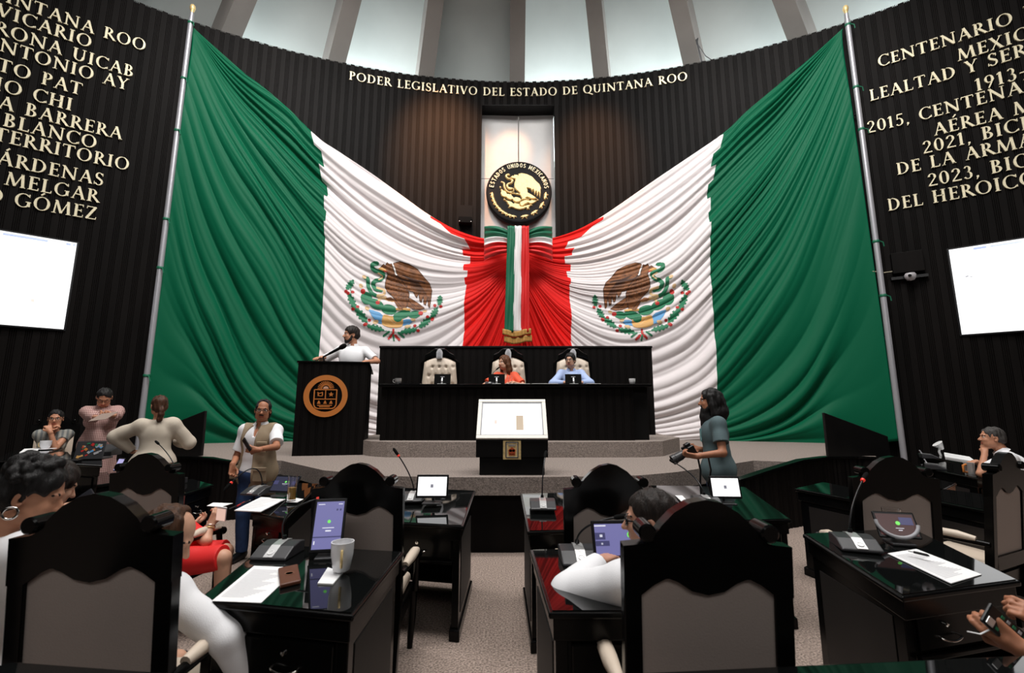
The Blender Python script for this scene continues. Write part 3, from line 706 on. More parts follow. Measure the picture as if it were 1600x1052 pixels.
# ------------------------------------------------------------ round gold seal
def relief(name, mats, mask, col, xs, ys, to3, hmax, parent, iters=4):
    """raised relief of the cells in mask; col = material index per cell"""
    H_, W_ = mask.shape; pad = np.pad(mask, 1)
    inn = pad[:-1, :-1] & pad[1:, :-1] & pad[:-1, 1:] & pad[1:, 1:]
    h = inn.astype(float)
    for _ in range(iters):
        p = np.pad(h, 1); h = (p[:-2, 1:-1]+p[2:, 1:-1]+p[1:-1, :-2]+p[1:-1, 2:]+4*h)/8*inn
    c = xs[1]-xs[0]; gx = np.concatenate([xs-c/2, [xs[-1]+c/2]]); gy = np.concatenate([ys-c/2, [ys[-1]+c/2]])
    V = []; F = []; MI = []; ix = {}
    for i, j in zip(*np.where(mask)):
        q = []
        for a, b in ((i, j), (i+1, j), (i+1, j+1), (i, j+1)):
            if (a, b) not in ix: ix[(a, b)] = len(V); V.append(to3(gx[b], gy[a], .3*hmax+.7*hmax*min(1, h[a, b]*1.15) if inn[a, b] else 0))
            q.append(ix[(a, b)])
        F.append(q); MI.append(0 if col is None else col[i, j])
    o = bpy.data.objects.new(name, np_mesh(name, V, F, mats, MI)); return link(o, parent)
sp_s, sp_z = cyl(811, 301); sr = .905; sp = wallp(sp_s, sp_z+.10, -.16)
seal = empty('national_seal', sp, 0, 'round black wall seal with a gold eagle relief inside the niche', 'seal')
m = MB(); Mx = Matrix.Rotation(pi/2, 4, 'X')
m.lathe([(.0, -.20), (sr*.97, -.20), (sr, -.14), (sr, -.02), (sr*.975, .02), (sr*.94, .03), (sr*.93, .01), (0, .01)], 96, 0, Mx); m.build('disc', mat('seal_black', (.007, .007, .008), .7, spec=.2, bump=(25, .3)), seal, smooth=35)
cell = 4.0; xs = np.arange(535, 1200, cell); ys = np.arange(555, 1102, cell); X, Y = np.meshgrid(xs, ys)
gmask = {}
for g, c, mk in emblem_layers(X, Y):
    if c in ('edb', 'ew'):
        continue
    if g == 'laurel_wreath': continue
    gmask[g] = gmask.get(g, np.zeros(X.shape, bool)) | mk
prev = np.zeros(X.shape, bool)
for g in ('eagle', 'snake', 'nopal_cactus', 'water_shield'):
    mk = gmask[g] & ~prev; prev |= gmask[g]
    kk = 1.26/520
    relief(g, [M_goldr], mk, None, xs, ys, lambda x, y, h: ((x-865)*kk+.02, -.012-h, -(y-790)*kk+.0), .045, seal)
for sd, nl in ((-1, 9), (1, 4)):
    for i in range(nl):
        a = R(188+(258-188)*i/(nl-1)) if sd < 0 else R(282+(350-282)*i/(nl-1)); rr = .735
        xs2 = np.arange(-.14, .14, .008); ys2 = np.arange(-.14, .14, .008); X2, Y2 = np.meshgrid(xs2, ys2)
        L = .095 if sd < 0 else .12
        mk = leaf_mask(X2, Y2, 0, 0, L, L*.42, math.degrees(a)+(90 if sd > 0 else -90)) | stroke_mask(X2, Y2, [(0, 0), (math.cos(a-.9)*L*.8, math.sin(a-.9)*L*.8)], .03) | stroke_mask(X2, Y2, [(0, 0), (math.cos(a+.5)*L*.7, math.sin(a+.5)*L*.7)], .03)
        relief('laurel_leaf', [M_goldr], mk, None, xs2, ys2, lambda x, y, h, a=a, rr=rr: (rr*math.cos(a)+x, -.012-h, rr*math.sin(a)+y), .035, seal, 2)
# sans lettering around the seal
def SGl(ch):
    l = lambda *a: _line(*a, .13); A = lambda *a: _arc(*a, .13, .13, 10)
    D = {'E': [l(.1, 0, .1, 1), l(.1, .065, .5, .065), l(.1, .5, .45, .5), l(.1, .935, .5, .935)], 'S': A(.27, .73, .24, .27, 20, 260)+A(.27, .27, .24, .27, -160, 85), 'T': [l(.28, 0, .28, 1), l(.0, .935, .56, .935)], 'A': [l(.05, 0, .3, 1), l(.3, 1, .55, 0), l(.14, .33, .46, .33)], 'D': [l(.1, 0, .1, 1)]+A(.1, .5, .42, .5, -90, 90), 'O': A(.3, .5, .28, .5, 0, 360), 'U': [l(.1, .3, .1, 1), l(.5, .3, .5, 1)]+A(.3, .3, .265, .3, 180, 360), 'N': [l(.1, 0, .1, 1), l(.1, 1, .5, 0), l(.5, 0, .5, 1)], 'I': [l(.1, 0, .1, 1)], 'M': [l(.1, 0, .1, 1), l(.1, 1, .35, .2), l(.35, .2, .6, 1), l(.6, 0, .6, 1)], 'X': [l(.05, 0, .5, 1), l(.5, 0, .05, 1)], 'C': A(.32, .5, .28, .5, 50, 310)}
    return D.get(ch, []), {'I': .2, 'M': .7, ' ': .3}.get(ch, .6)
txt = 'ESTADOS UNIDOS MEXICANOS'; adv = [SGl(c)[1]+.16 for c in txt]; tot = sum(adv); a = R(172); a_end = R(5); hgt = .125; rr = .705
for c, d in zip(txt, adv):
    st_ = (a-a_end) if False else 0
    half = (R(172)-R(5))*d/tot; am = a-half/2; po = SGl(c)[0]
    if po:
        m = MB()
        wd = half*(rr+.06)/d
        for q in po:
            qq = []
            for x, y in q:
                lx = (x-(d-.16)/2)*wd; ly = y*hgt; qq.append((math.cos(am)*(rr+ly)+math.sin(am)*lx, math.sin(am)*(rr+ly)-math.cos(am)*lx))
            m.prism(qq, -.045, -.012)
        m.build('letter', M_gold, seal)
    a -= half

# ------------------------------------------------------------ screens on the side walls
def wall_screen(s0, s1, z0, z1, label, marks):
    c = wallp((s0+s1)/2, (z0+z1)/2, .02); th = (s0+s1)/2/WR; w_ = s1-s0; h_ = z1-z0
    t = empty('wall_screen', (c[0], c[1], c[2]), -th, label, 'screen'); 
    m = MB(); m.bx(-w_/2-.03, w_/2+.03, -.10, .0, -h_/2-.03, h_/2+.03); m.build('casing', M_dev, t)
    m = MB(); m.bx(-w_/2, w_/2, -.106, -.10, -h_/2, h_/2); m.build('display', E_scr, t)
    for i, (x0, x1, y0, y1, mm) in enumerate(marks):
        m = MB(); m.bx(-w_/2+x0*w_, -w_/2+x1*w_, -.109, -.106, -h_/2+y0*h_, -h_/2+y1*h_); m.build('screen_mark', mm, t)
    return t
E_faint = emis('lit_faint', (.9, .8, .72), 1.0); E_tool = emis('lit_toolbar', (.80, .86, .98), 1.1)
wall_screen(-12.55, -9.59, 3.07, 4.84, 'large lit white projection screen on the left dark wall', [(.0, 1, .955, .99, E_tool), (.66, .86, .957, .978, E_blue), (.95, .97, .96, .98, E_blue), (.985, .99, .96, .98, E_blue), (.83, .845, .27, .30, E_faint), (.85, .87, .47, .49, E_tool)])
wall_screen(9.31, 12.27, 2.99, 4.75, 'large lit white projection screen on the right dark wall', [(.0, 1, .955, .99, E_tool), (.12, .18, .957, .978, E_blue), (.2, .34, .962, .972, E_blue), (.06, .075, .655, .665, E_grey), (.08, .092, .645, .652, E_grey)])

# small speaker and camera on the wall
def wall_box(px, py, label):
    s, z = cyl(px, py, .15); p_ = wallp(s, z, .0); t = empty('wall_speaker', p_, -s/WR, label, 'speaker')
    m = MB(); m.bx(-.17, .17, -.22, -.02, -.02, .16); m.build('cabinet', M_rub, t, bevel=.01)
    m = MB(); m.bx(-.15, .15, -.235, -.22, -.005, .145); m.build('grille', M_rub, t)
    m = MB(); m.bx(-.19, .19, -.05, -.02, .16, .55); m.build('back_plate', M_slat, t)
    for x in (-.15, .15):
        m = MB(); m.tube([(x, -.225, .02), (x, -.245, .02)], .012, 8); m.build('bolt', M_silver, t)
    m = MB(); m.tube([(-.03, -.05, -.02), (-.02, -.06, -.12), (.05, -.05, -.2), (.04, -.03, -.35)], .01, 6); m.build('cable', M_rub, t)
wall_box(727, 349, 'small black loudspeaker on the slatted wall left of the round seal')
s, z = cyl(1421, 433, .1); t = empty('security_camera', wallp(s, z, 0), -s/WR, 'small dome security camera under a dark box on the right wall', 'camera')
m = MB(); m.bx(-.26, .26, -.14, -.02, .1, .55); m.build('housing', M_slat, t, bevel=.01)
m = MB(); m.bx(-.30, .30, -.12, -.02, -.03, .03); m.build('bracket', M_dev, t)
m = MB(); m.lathe([(0, -.10), (.06, -.085), (.095, -.03), (.10, .02), (.08, .06), (0, .07)], 18); m.build('dome', mat('camera_dome_grey', (.42, .40, .42), .3), t, smooth=60, loc=(0, -.18, 0))
m = MB(); m.tube([(-.02, -.25, 0), (-.03, -.29, -.01)], .03, 12); m.build('lens', M_dev, t)
s1, z1 = cyl(1362, 426, .1); s2, z2 = cyl(1400, 423, .1)
a = Vector(wallp(s1, z1, .2)); b = Vector(wallp(s2, z2, .05)); t = empty('cable', a, 0, 'thin pale cable between the right flagpole and the dark wall box', 'cable')
m = MB(); m.tube([(0, 0, 0), (b-a)*.5+Vector((0, 0, -.03)), b-a], .010, 6); m.build('wire', mat('pale_cable', (.5, .45, .32), .6), t)
# bits left on top of the parapet
q = cyl(1098, 88, .0); p_ = wallp(q[0], 10.66, -.15); t = empty('cable_whip', p_, 0, 'thin dark looped cable sticking up above the wall top on the right', 'cable')
m = MB(); m.tube([(.02, 0, -.1), (-.05, 0, .35), (-.10, 0, .72), (-.08, 0, .84), (-.12, 0, .80), (-.10, 0, .66)], .022, 8); m.tube([(-.07, 0, .62), (.1, 0, .3), (.42, 0, .05)], .012, 6); m.build('wire', M_dgrey, t)
# ============================================================ PRESIDIUM
def slat_board(mb, x0, x1, y, z0, z1, m=0, pitch=(.10, .02, .02)):
    x = x0; i = 0
    while x < x1-.005:
        wd = pitch[i % len(pitch)]; e = min(x+wd, x1); mb.bx(x, e-.004, y-(.012 if i % len(pitch) == 0 else .009), y+.01, z0, z1, m); x = e; i += 1
    mb.bx(x0, x1, y+.005, y+.04, z0, z1, m)
TZ = 1.925; TY = 7.36
xl, xr = aty(592, 603, TY)[0], aty(1018, 603, TY)[0]
t = empty('presidium_table', ((xl+xr)/2, TY+.35, SZ), 0, 'long black slatted presidium table on the upper step in front of the flags', 'table')
ox = (xl+xr)/2; oy = TY+.35
m = MB(); m.bx(xl-ox, xr-ox, -.36, .36, TZ-SZ-.05, TZ-SZ); m.build('tabletop', M_black, t, bevel=.008)
m = MB(); slat_board(m, xl-ox+.03, xr-ox-.28, -.27, .0, TZ-SZ-.05); m.build('front_panel', M_slat, t)
m = MB(); m.bx(xr-ox-.28, xr-ox-.02, -.18, .3, .0, TZ-SZ-.05); m.build('end_panel', M_blackm, t, bevel=.005)
m = MB(); m.bx(xl-ox+.03, xl-ox+.07, -.2, .3, .0, TZ-SZ-.05); m.build('end_panel', M_blackm, t, bevel=.005)
BY = 9.0; bl_, br_ = aty(594, 541, BY), aty(1018, 543, BY)
t = empty('backdrop_screen', (0, BY, SZ), 0, 'tall black slatted backdrop screen behind the presidium chairs', 'screen wall')
m = MB(); slat_board(m, bl_[0], br_[0], 0, 0, bl_[2]-SZ-.04); m.build('slatted_panel', M_slat, t)
m = MB(); m.bx(bl_[0]-.01, br_[0]+.01, -.03, .06, bl_[2]-SZ-.04, bl_[2]-SZ); m.build('cap_rail', M_blackm, t, bevel=.006)
def place_px(px, py, Y): return aty(px, py, Y)

# big tufted chairs
def big_chair():
    t = empty('presidium_chair'); W_ = .36
    # tufted back: a grid with buttons
    nx, nz = 40, 44; z0, z1 = .42, 1.42; V = []
    btn = [(x+(.07 if j % 2 else 0), zz) for j, zz in enumerate((.66, .84, 1.02, 1.20)) for x in (-.21, -.07, .07, .21)]
    for j in range(nz+1):
        for i in range(nx+1):
            a = i/nx*2-1; c = j/nz; z = z0+(z1-z0)*c
            hw = W_*(1-.10*max(0, c-.55)/.45); top = 1.30+.12*math.cos(a*pi/2)**.8; zz = z0+(top-z0)*c; x = a*hw
            ed = min(1, (1-abs(a))*5)*min(1, (1-c)*6)
            d = .09*ed**.5
            for bx_, bz_ in btn:
                q = math.hypot(x-bx_, zz-bz_); d -= .045*math.exp(-(q/.03)**2)
            d -= .018*abs(math.sin((x/.07+zz/.18)*pi/1.0))**8*ed*.3
            V.append((x, .05-d+.10*(zz-.42)*-0, zz))
    idx = np.arange((nx+1)*(nz+1)).reshape(nz+1, nx+1); Q = np.stack([idx[:-1, :-1], idx[:-1, 1:], idx[1:, 1:], idx[1:, :-1]], -1).reshape(-1, 4)
    link(bpy.data.objects.new('tufted_back', np_mesh('tufted_back', V, Q, [M_leather])), t)
    m = MB(); m.prism([(-.40, .0), (.40, .0), (.40, 1.30), (.34, 1.36), (.20, 1.46), (.10, 1.56), (0, 1.60), (-.10, 1.56), (-.20, 1.46), (-.34, 1.36), (-.40, 1.30)], .06, .13); m.build('back_frame', M_black, t, bevel=.01)
    m = MB(); m.prism([(-.32, 1.36), (-.22, 1.40), (-.12, 1.42), (.12, 1.42), (.22, 1.40), (.32, 1.36), (.30, 1.47), (.2, 1.52), (.1, 1.60), (-.1, 1.60), (-.2, 1.52), (-.30, 1.47)], .0, .06); m.build('carved_crest', M_black, t, bevel=.02)
    m = MB(); m.prism([(-.06, 1.37), (.06, 1.37), (.065, 1.50), (.04, 1.56), (0, 1.58), (-.04, 1.56), (-.065, 1.50)], -.06, .0); m.build('crest_plaque', mat('pale_plaque', (.50, .50, .52), .5), t, bevel=.012)
    m = MB(); m.prism([(-.035, 1.40), (.035, 1.40), (.035, 1.48), (0, 1.53), (-.035, 1.48)], -.066, -.06); m.build('plaque_shield', M_print, t)
    for s in (-1, 1):
        m = MB(); m.tube([(s*.37, .04, .64), (s*.40, -.15, .69), (s*.40, -.42, .68)], [.05, .06, .06], 12); m.build('armrest', M_leather, t, smooth=50)
        m = MB(); m.bx(s*.38-.03, s*.38+.03, -.42, .05, .3, .62); m.build('side_panel', M_black, t, bevel=.01)
    m = MB(); m.bx(-.35, .35, -.48, .05, .36, .50); m.build('seat', M_leather, t, bevel=.05, seg=4)
    m = MB(); m.bx(-.36, .36, -.48, .08, 0, .36); m.build('base', M_black, t, bevel=.01)
    return t
PF = SZ+.2
def pcx(px, Y): return aty(px, 600, Y)[0]
ch0 = big_chair(); ch0.location = (pcx(686, 8.42), 8.42, PF)
props(ch0, 'empty cream tufted presidium chair with white crest plaque, leftmost of the three', 'chair', 'tufted presidium chairs'); ch0.scale = (.90, .90, .885)
for px, lb in ((794, 'cream tufted presidium chair behind the woman in orange'), (896, 'cream tufted presidium chair behind the man in the light blue shirt')):
    c = copy_tree(ch0); c.location = (pcx(px, 8.42), 8.42, PF); c['label'] = lb

# tablets on little stands
def screen_marks(kind):
    # x0,x1,z0,z1 in fractions, material
    if kind == 'white': return E_white, [(.44, .54, .42, .60, E_grey)]
    if kind == 'lilac': return E_lil, [(.46, .58, .52, .62, E_green), (.30, .72, .43, .445, E_pale), (.42, .62, .36, .39, E_pale), (.06, .30, .935, .95, E_pale), (.8, .95, .935, .95, E_pale), (.0, 1, .235, .26, E_lil2), (.74, .80, .80, .84, E_lil2), (.86, .92, .80, .84, E_lil2), (.05, .09, .10, .17, E_pale)]
    if kind == 'lilacw': return E_lil, [(.70, .82, .56, .72, E_green), (.58, .9, .44, .46, E_pale), (.66, .82, .34, .38, E_pale), (.0, .22, .50, .72, E_lil2), (.0, .3, .30, .46, E_lil2), (.0, .25, .92, .96, E_pale), (.10, .16, .58, .66, E_pale), (.12, .16, .34, .40, E_pale)]
    if kind == 'navy': return E_navy, [(.48, .56, .58, .68, E_green), (.40, .64, .48, .50, E_pale), (.44, .58, .40, .42, E_grey), (.0, .2, .45, .7, E_lil2), (.8, 1, .45, .7, E_lil2)]
    if kind == 'red': return E_warm, [(.48, .60, .48, .66, E_green), (.44, .66, .32, .34, E_pale), (.50, .60, .22, .25, E_pale), (.60, .95, .50, .85, E_lil2)]
    if kind == 'lav': return E_lav, [(.44, .56, .40, .62, E_navy)]
    if kind == 'blue': return E_lil2, [(0, 1, .80, 1, E_navy)]
    return None, []
def tablet(loc, yaw, w_, h_, kind, tilt, label, group=None, name='tablet', lift=.03, back=False):
    """upright slab leaning back on a small stand; local -y is the screen side"""
    t = empty(name, loc, yaw, label, 'tablet', group)
    Mt = Matrix.Translation((0, 0, lift)) @ Matrix.Rotation(-R(tilt), 4, 'X')
    m = MB(); m.box((0, .006, h_/2), (w_, .012, h_), M=Mt); m.build('case', M_dev, t, bevel=.006, seg=3)
    bz_ = .10*min(w_, h_)
    sm, marks = screen_marks(kind)
    if sm is not None:
        sw, sh = w_-2*bz_*.8, h_-2*bz_
        m = MB(); m.box((0, -.001, h_/2), (sw, .002, sh), M=Mt); sc = m.build('display', sm, t)
        for x0, x1, z0, z1, mm in marks:
            m = MB()
            if mm is E_green:
                cx, cz = (x0+x1)/2, (z0+z1)/2; rx = (x1-x0)/2*sw
                m.prism([(-sw/2+cx*sw+rx*math.cos(a), bz_+cz*sh+rx*math.sin(a)) for a in np.linspace(0, 2*pi, 20, endpoint=False)], -.0035, -.002, M=Mt)
            else: m.box((-sw/2+(x0+x1)/2*sw, -.0028, bz_+(z0+z1)/2*sh), ((x1-x0)*sw, .0015, (z1-z0)*sh), M=Mt)
            m.build('screen_mark', mm, sc)
    q = Mt @ Vector((0, .012, h_*.45)); m = MB()
    m.tube([q, (q.x, q.y+.05, lift+.02), (0, q.y+.05, .006)], .012, 8); m.box((0, .03, .006), (w_*.55, .12, .012)); m.build('stand', M_dgrey, t, bevel=.003)
    return t
for px, lb in ((691, 'black tablet seen from behind in front of the empty presidium chair'), (776, 'black tablet seen from behind in front of the woman in orange'), (896, 'black tablet seen from behind in front of the man in blue')):
    q = aty(px, 598, 7.50); t = empty('tablet', (q[0], 7.50, TZ), 0, lb, 'tablet', 'tablets on the presidium table')
    m = MB(); m.box((0, 0, .09), (.27, .014, .165), M=Matrix.Rotation(R(-8), 4, 'X')); m.build('case', M_rub, t, bevel=.008)
    m = MB(); m.tube([(0, -.015, .10), (0, -.05, .05), (0, -.04, .008)], .016, 8); m.box((0, -.03, .006), (.14, .10, .012)); m.build('stand', M_silver, t, bevel=.003)
    m = MB(); m.box((0, -.006, .125), (.07, .008, .012), M=Matrix.Rotation(R(-8), 4, 'X')); m.build('camera_bar', M_print, t)

def cup(loc, r, h_, mat_, label, handle=0, saucer=False, name='mug', cat='mug', taper=.8):
    t = empty(name, loc, 0, label, cat)
    m = MB(); m.lathe([(0, .004), (r*taper*.7, .004), (r*taper, .012), (r*.97, h_*.6), (r, h_), (r-.004, h_), (r*.93, h_*.6), (r*taper*.9, .02), (0, .016)], 28); m.build('cup_body', mat_, t, smooth=50)
    if handle is not None:
        a = handle; c, s_ = math.cos(a), math.sin(a)
        m = MB(); m.tube([(c*(r*.95+x), s_*(r*.95+x), h_*z) for x, z in ((-.004, .78), (r*.45, .80), (r*.6, .6), (r*.5, .38), (.0, .26))], .006, 8); m.build('handle', M_goldr if mat_ is M_ceram and h_ > .09 else mat_, t, smooth=60)
    if saucer:
        m = MB(); m.lathe([(0, 0), (r*1.1, 0), (r*1.9, .012), (r*1.85, .015), (0, .005)], 28); m.build('saucer', mat_, t, smooth=60)
    return t
q = aty(622, 597, 7.5); cup((q[0], 7.5, TZ), .055, .10, M_silver, 'small silver teacup at the left end of the presidium table', pi, False, 'teacup', 'cup')
q = aty(988, 599, 7.5); cup((q[0], 7.5, TZ), .052, .095, M_white, 'small white cup at the right end of the presidium table', None, False, 'paper_cup', 'cup', .8)
def flat_thing(name, loc, rz, sx_, sy_, th, mat_, label, cat, group=None, lines=0, linemat=None, rot=None):
    """sheet or pad lying flat"""
    t = empty(name, loc, rz, label, cat, group)
    m = MB(); m.bx(-sx_/2, sx_/2, -sy_/2, sy_/2, .0005, th); m.build('sheet', mat_, t)
    if lines:
        m = MB()
        for i in range(lines):
            y = sy_*.40-i*sy_*.8/lines; l = .36 if i % 4 else .25
            for k in range(3): m.bx(-sx_*.40+k*sx_*.27, -sx_*.40+k*sx_*.27+sx_*.24*(1 if k < 2 else (.5+.4*((i*37) % 10)/10)), y, y+.0022, th, th+.0004)
        o = m.build('printed_lines', linemat or mat_faint, t); o['kind'] = 'stuff'
    return t
mat_faint = mat('faint_print', (.62, .62, .64), .8)
def papers(px, w_, lb): q = aty(px, 599, 7.25+.2); flat_thing('paper', (q[0], 7.42, TZ), .1, w_, .21, .006, M_paper, lb, 'paper')
papers(808, .40, 'white papers on the presidium table in front of the woman in orange')
papers(850, .42, 'white papers on the presidium table between the two seated people')
papers(925, .22, 'white papers on the presidium table right of the man in blue')
q = aty(657, 598, 7.5); flat_thing('folder', (q[0]-.15, 7.45, TZ), .0, .34, .2, .01, M_dev, 'thin dark folder beside the silver teacup', 'folder')
q = aty(797, 590, 7.42); t = empty('water_glass', (q[0], 7.40, TZ), 0, 'clear water glass in front of the woman in orange', 'glass')
m = MB(); m.lathe([(0, 0), (.03, 0), (.036, .13), (.033, .13), (.028, .01), (0, .008)], 20); m.build('tumbler', M_glass, t, smooth=40)
# gooseneck microphone unit
def mic_unit(loc, yaw, tip, label, group='conference microphone units', bend=.45, sc=1.0, red=True, mid=None):
    """base faces the seat (local -y); tip is a world point"""
    t = empty('microphone_unit', loc, yaw, label, 'microphone', group)
    Rz = Matrix.Rotation(-yaw, 4, 'Z'); w_, d_ = .19*sc, .19*sc
    prof = [(-d_/2, 0), (d_/2, 0), (d_/2, .055*sc), (d_*.25, .062*sc), (-d_*.1, .052*sc), (-d_/2, .014)]
    m = MB(); Mp = Matrix(((0, 1, 0, -w_/2), (1, 0, 0, 0), (0, 0, 1, 0), (0, 0, 0, 1)))
    m.prism(prof, 0, w_, M=Mp); m.build('base', M_dgrey, t, bevel=.006, seg=2)
    top = [(-d_/2*.985, .015), (-d_*.1, .053*sc), (d_*.25, .063*sc), (d_*.47, .057*sc)]
    m = MB(); v = []
    for y, z in top: v += [(-w_*.13, y, z+.0005), (w_*.13, y, z+.0005), (-w_*.13, y, z+.004), (w_*.13, y, z+.004)]
    for i in range(len(top)-1):
        a = 4*i; m.add([v[a], v[a+1], v[a+5], v[a+4], v[a+2], v[a+3], v[a+7], v[a+6]], [(4, 5, 6, 7), (3, 2, 1, 0), (0, 1, 5, 4), (2, 3, 7, 6), (1, 2, 6, 5), (3, 0, 4, 7)])
    m.build('silver_strip', M_silver, t)
    m = MB(); Mb = Matrix.Translation((0, -d_*.34, .030*sc)) @ Matrix.Rotation(R(22), 4, 'X'); m.lathe([(.0, .003), (.011, .003), (.013, .006), (.017, .006), (.018, .002)], 20, 0, Mb); m.build('talk_button', M_white, t, smooth=40)
    b = Vector((0, d_*.28, .055*sc)); e = Rz @ (Vector(tip)-Vector(loc)); e = Vector(e)
    L = (e-b).length; c1 = b+Vector((0, 0, 1))*L*bend if mid is None else Rz @ (Vector(mid)-Vector(loc))
    pts = []
    for i in range(17):
        u = i/16; p = b*(1-u)**2+c1*2*u*(1-u)+e*u*u; pts.append(p)
    m = MB(); m.tube([b-Vector((0, 0, .01)), b+Vector((0, 0, .03))], [.016, .010], 10); m.tube(pts[:15], .0052*sc, 8); g = m.build('gooseneck', M_dev, t, smooth=50)
    dr = (pts[-1]-pts[-3]).normalized(); tp = pts[14]
    m = MB(); m.tube([tp-dr*.01, tp+dr*.005, tp+dr*.03, tp+dr*.055, tp+dr*.07], [.008, .012, .013, .012, .006], 10); h = m.build('microphone_head', M_rub, t, smooth=50)
    if red:
        m = MB(); m.tube([tp-dr*.018, tp-dr*.004], [.0105, .0125], 10); m.build('light_ring', M_redring, h, smooth=50)
    return t
q = aty(770, 597, 7.5); tp = aty(779, 575, 7.62); mic_unit((q[0]-.05, 7.52, TZ), 0, tuple(tp), 'small microphone on the presidium table beside the woman in orange', red=False, sc=.8)

# ------------------------------------------------------------ speaker's podium
a = atz(456, 713, DZ); b = atz(568, 711, DZ); mid = (a+b)/2; yaw = math.atan2(b[1]-a[1], b[0]-a[0]); pw_ = np.hypot(*(b-a)[:2])
pz = aty(463, 564, a[1]+.02)[2]-DZ
pod = empty('podium', (mid[0], mid[1], DZ), yaw, 'tall black slatted speaker podium with a copper coat of arms on its front', 'podium')
m = MB(); slat_board(m, -pw_/2, pw_/2, 0, 0, pz-.03, pitch=(.085, .018, .018)); m.build('front_panel', M_slat, pod)
for s in (-1, 1):
    m = MB(); m.bx(s*pw_/2-(.03 if s > 0 else 0), s*pw_/2+(.03 if s < 0 else 0), .03, .52, 0, pz-.03); m.build('side_panel', M_blackm, pod, bevel=.004)
m = MB(); m.add([(-pw_/2-.02, -.03, pz-.03), (pw_/2+.03, -.03, pz-.03), (pw_/2+.03, .56, pz-.17), (-pw_/2-.02, .56, pz-.17), (-pw_/2-.02, -.03, pz), (pw_/2+.03, -.03, pz), (pw_/2+.03, .56, pz-.14), (-pw_/2-.02, .56, pz-.14)], [(3, 2, 1, 0), (4, 5, 6, 7), (0, 1, 5, 4), (1, 2, 6, 5), (2, 3, 7, 6), (3, 0, 4, 7)]); m.build('reading_top', M_black, pod, bevel=.006)
ec = aty(510, 619, mid[1]); ex = (ec[0]-mid[0]); ez = ec[2]-DZ
em = empty('crest'); em.location = (ex, -.016, ez); CH.pop(em.name, None); COL.objects.unlink(em); link(em, pod)
m = MB(); n = 64
for r0, r1 in ((.252, .335),):
    v = [];
    for k in range(n):
        an = 2*pi*k/n
        for r_, y in ((r0, 0), (r1, 0), (r1, -.02), (r0, -.02)): v.append((r_*math.cos(an), y, r_*math.sin(an)))
    f = [(4*k+i, 4*k+(i+1) % 4, 4*((k+1) % n)+(i+1) % 4, 4*((k+1) % n)+i) for k in range(n) for i in range(4)]; m.add(v, f)
m.build('outer_ring', M_orange, em, bevel=0)
def plate(polys, name, mm, y0=-.016): 
    m = MB()
    for p in polys: m.prism(p, y0, 0)
    return m.build(name, mm, em)
def outline(P, w_=.016):
    return [_line(*P[i], *P[(i+1) % len(P)], w_) for i in range(len(P))]
plate(outline([(-.175, .10), (.165, .10), (.165, -.14), (.14, -.185), (.10, -.20), (-.11, -.20), (-.15, -.185), (-.175, -.14)])+[_line(-.005, .10, -.005, -.05, .014), _line(-.175, -.05, .165, -.05, .014)], 'shield_outline', M_orange)
plate([_line(-.005+.055*math.cos(R(x)), .115+.055*math.sin(R(x)), -.005+.125*math.cos(R(x)), .115+.125*math.sin(R(x)), .011) for x in range(8, 180, 13)], 'sun_rays', M_orange)
plate([[(-.005+.04*math.cos(R(x)), .115+.04*math.sin(R(x))) for x in range(0, 181, 15)]], 'sun', mat('pale_copper', (.62, .36, .25), .45))
plate([[(.08+(.042 if k % 2 == 0 else .018)*math.cos(R(90+36*k)), .025+(.042 if k % 2 == 0 else .018)*math.sin(R(90+36*k))) for k in range(10)]], 'star', M_orange)
plate([_line(-.125, .06, -.105, .005, .014), _line(-.125, .05, -.085, .04, .012), _line(-.085, .045, -.05, .06, .012), _line(-.055, .06, -.05, .01, .014), _line(-.10, .0, -.05, .0, .012), _line(-.115, -.005, -.12, .03, .01)], 'bird_symbol', M_orange)
plate([[(x-.026, -.125), (x+.026, -.125), (x+.006, -.075), (x-.006, -.075)] for x in (-.10, -.005, .085)]+[_line(-.12, -.15, .10, -.15, .013), _line(-.09, -.17, .07, -.17, .013)], 'tree_symbols', M_orange)
# microphone lying over the podium's top edge
q0 = aty(537, 541, 7.42); q1 = aty(505, 558, 7.5)
t = empty('podium_microphone', tuple(q1), 0, 'black handheld style microphone angled up from the podium top', 'microphone')
d = Vector(q0)-Vector(q1)
m = MB(); m.tube([d*0-Vector((.0, -.05, .06)), d*0, d*.35], [.012, .014, .018], 10); m.build('holder', M_dgrey, t, smooth=50)
m = MB(); m.tube([d*.3, d*.8, d*.82], [.02, .026, .03], 12); m.build('handle', M_dev, t, smooth=50)
m = MB(); m.tube([d*.82, d*.9, d*1.02, d*1.1, d*1.13], [.030, .042, .042, .028, .006], 14); m.build('grille', M_rub, t, smooth=60)

# ------------------------------------------------------------ lit display case
LX0, LX1 = aty(749, 742, 5.26)[0], aty(851, 742, 5.26)[0]; lx = (LX0+LX1)/2; LY = 5.26
t = empty('display_case', (lx, LY, DZ), 0, 'black display case with a slanted lit white document panel at the platform edge', 'display case')
hw = (LX1-LX0)/2; zb_ = aty(800, 687, LY-.02)[2]-DZ; zt_ = aty(800, 626, LY+.36)[2]-DZ; zm = aty(800, 715, LY-.02)[2]-DZ
m = MB(); m.bx(-hw, hw, .0, .34, 0, zm); m.build('pedestal', M_blackm, t, bevel=.006)
m = MB(); Mp = Matrix(((0, 1, 0, -hw-.04), (1, 0, 0, 0), (0, 0, 1, 0), (0, 0, 0, 1))); m.prism([(-.02, zm), (.38, zm), (.38, zt_-.02), (.36, zt_-.02), (-.02, zb_-.01)], 0, 2*hw+.08, M=Mp); m.build('housing', M_blackm, t, bevel=.004)
dv = Vector((0, .38, zt_-zb_)); LL = dv.length; an = math.atan2(dv.z, dv.y)
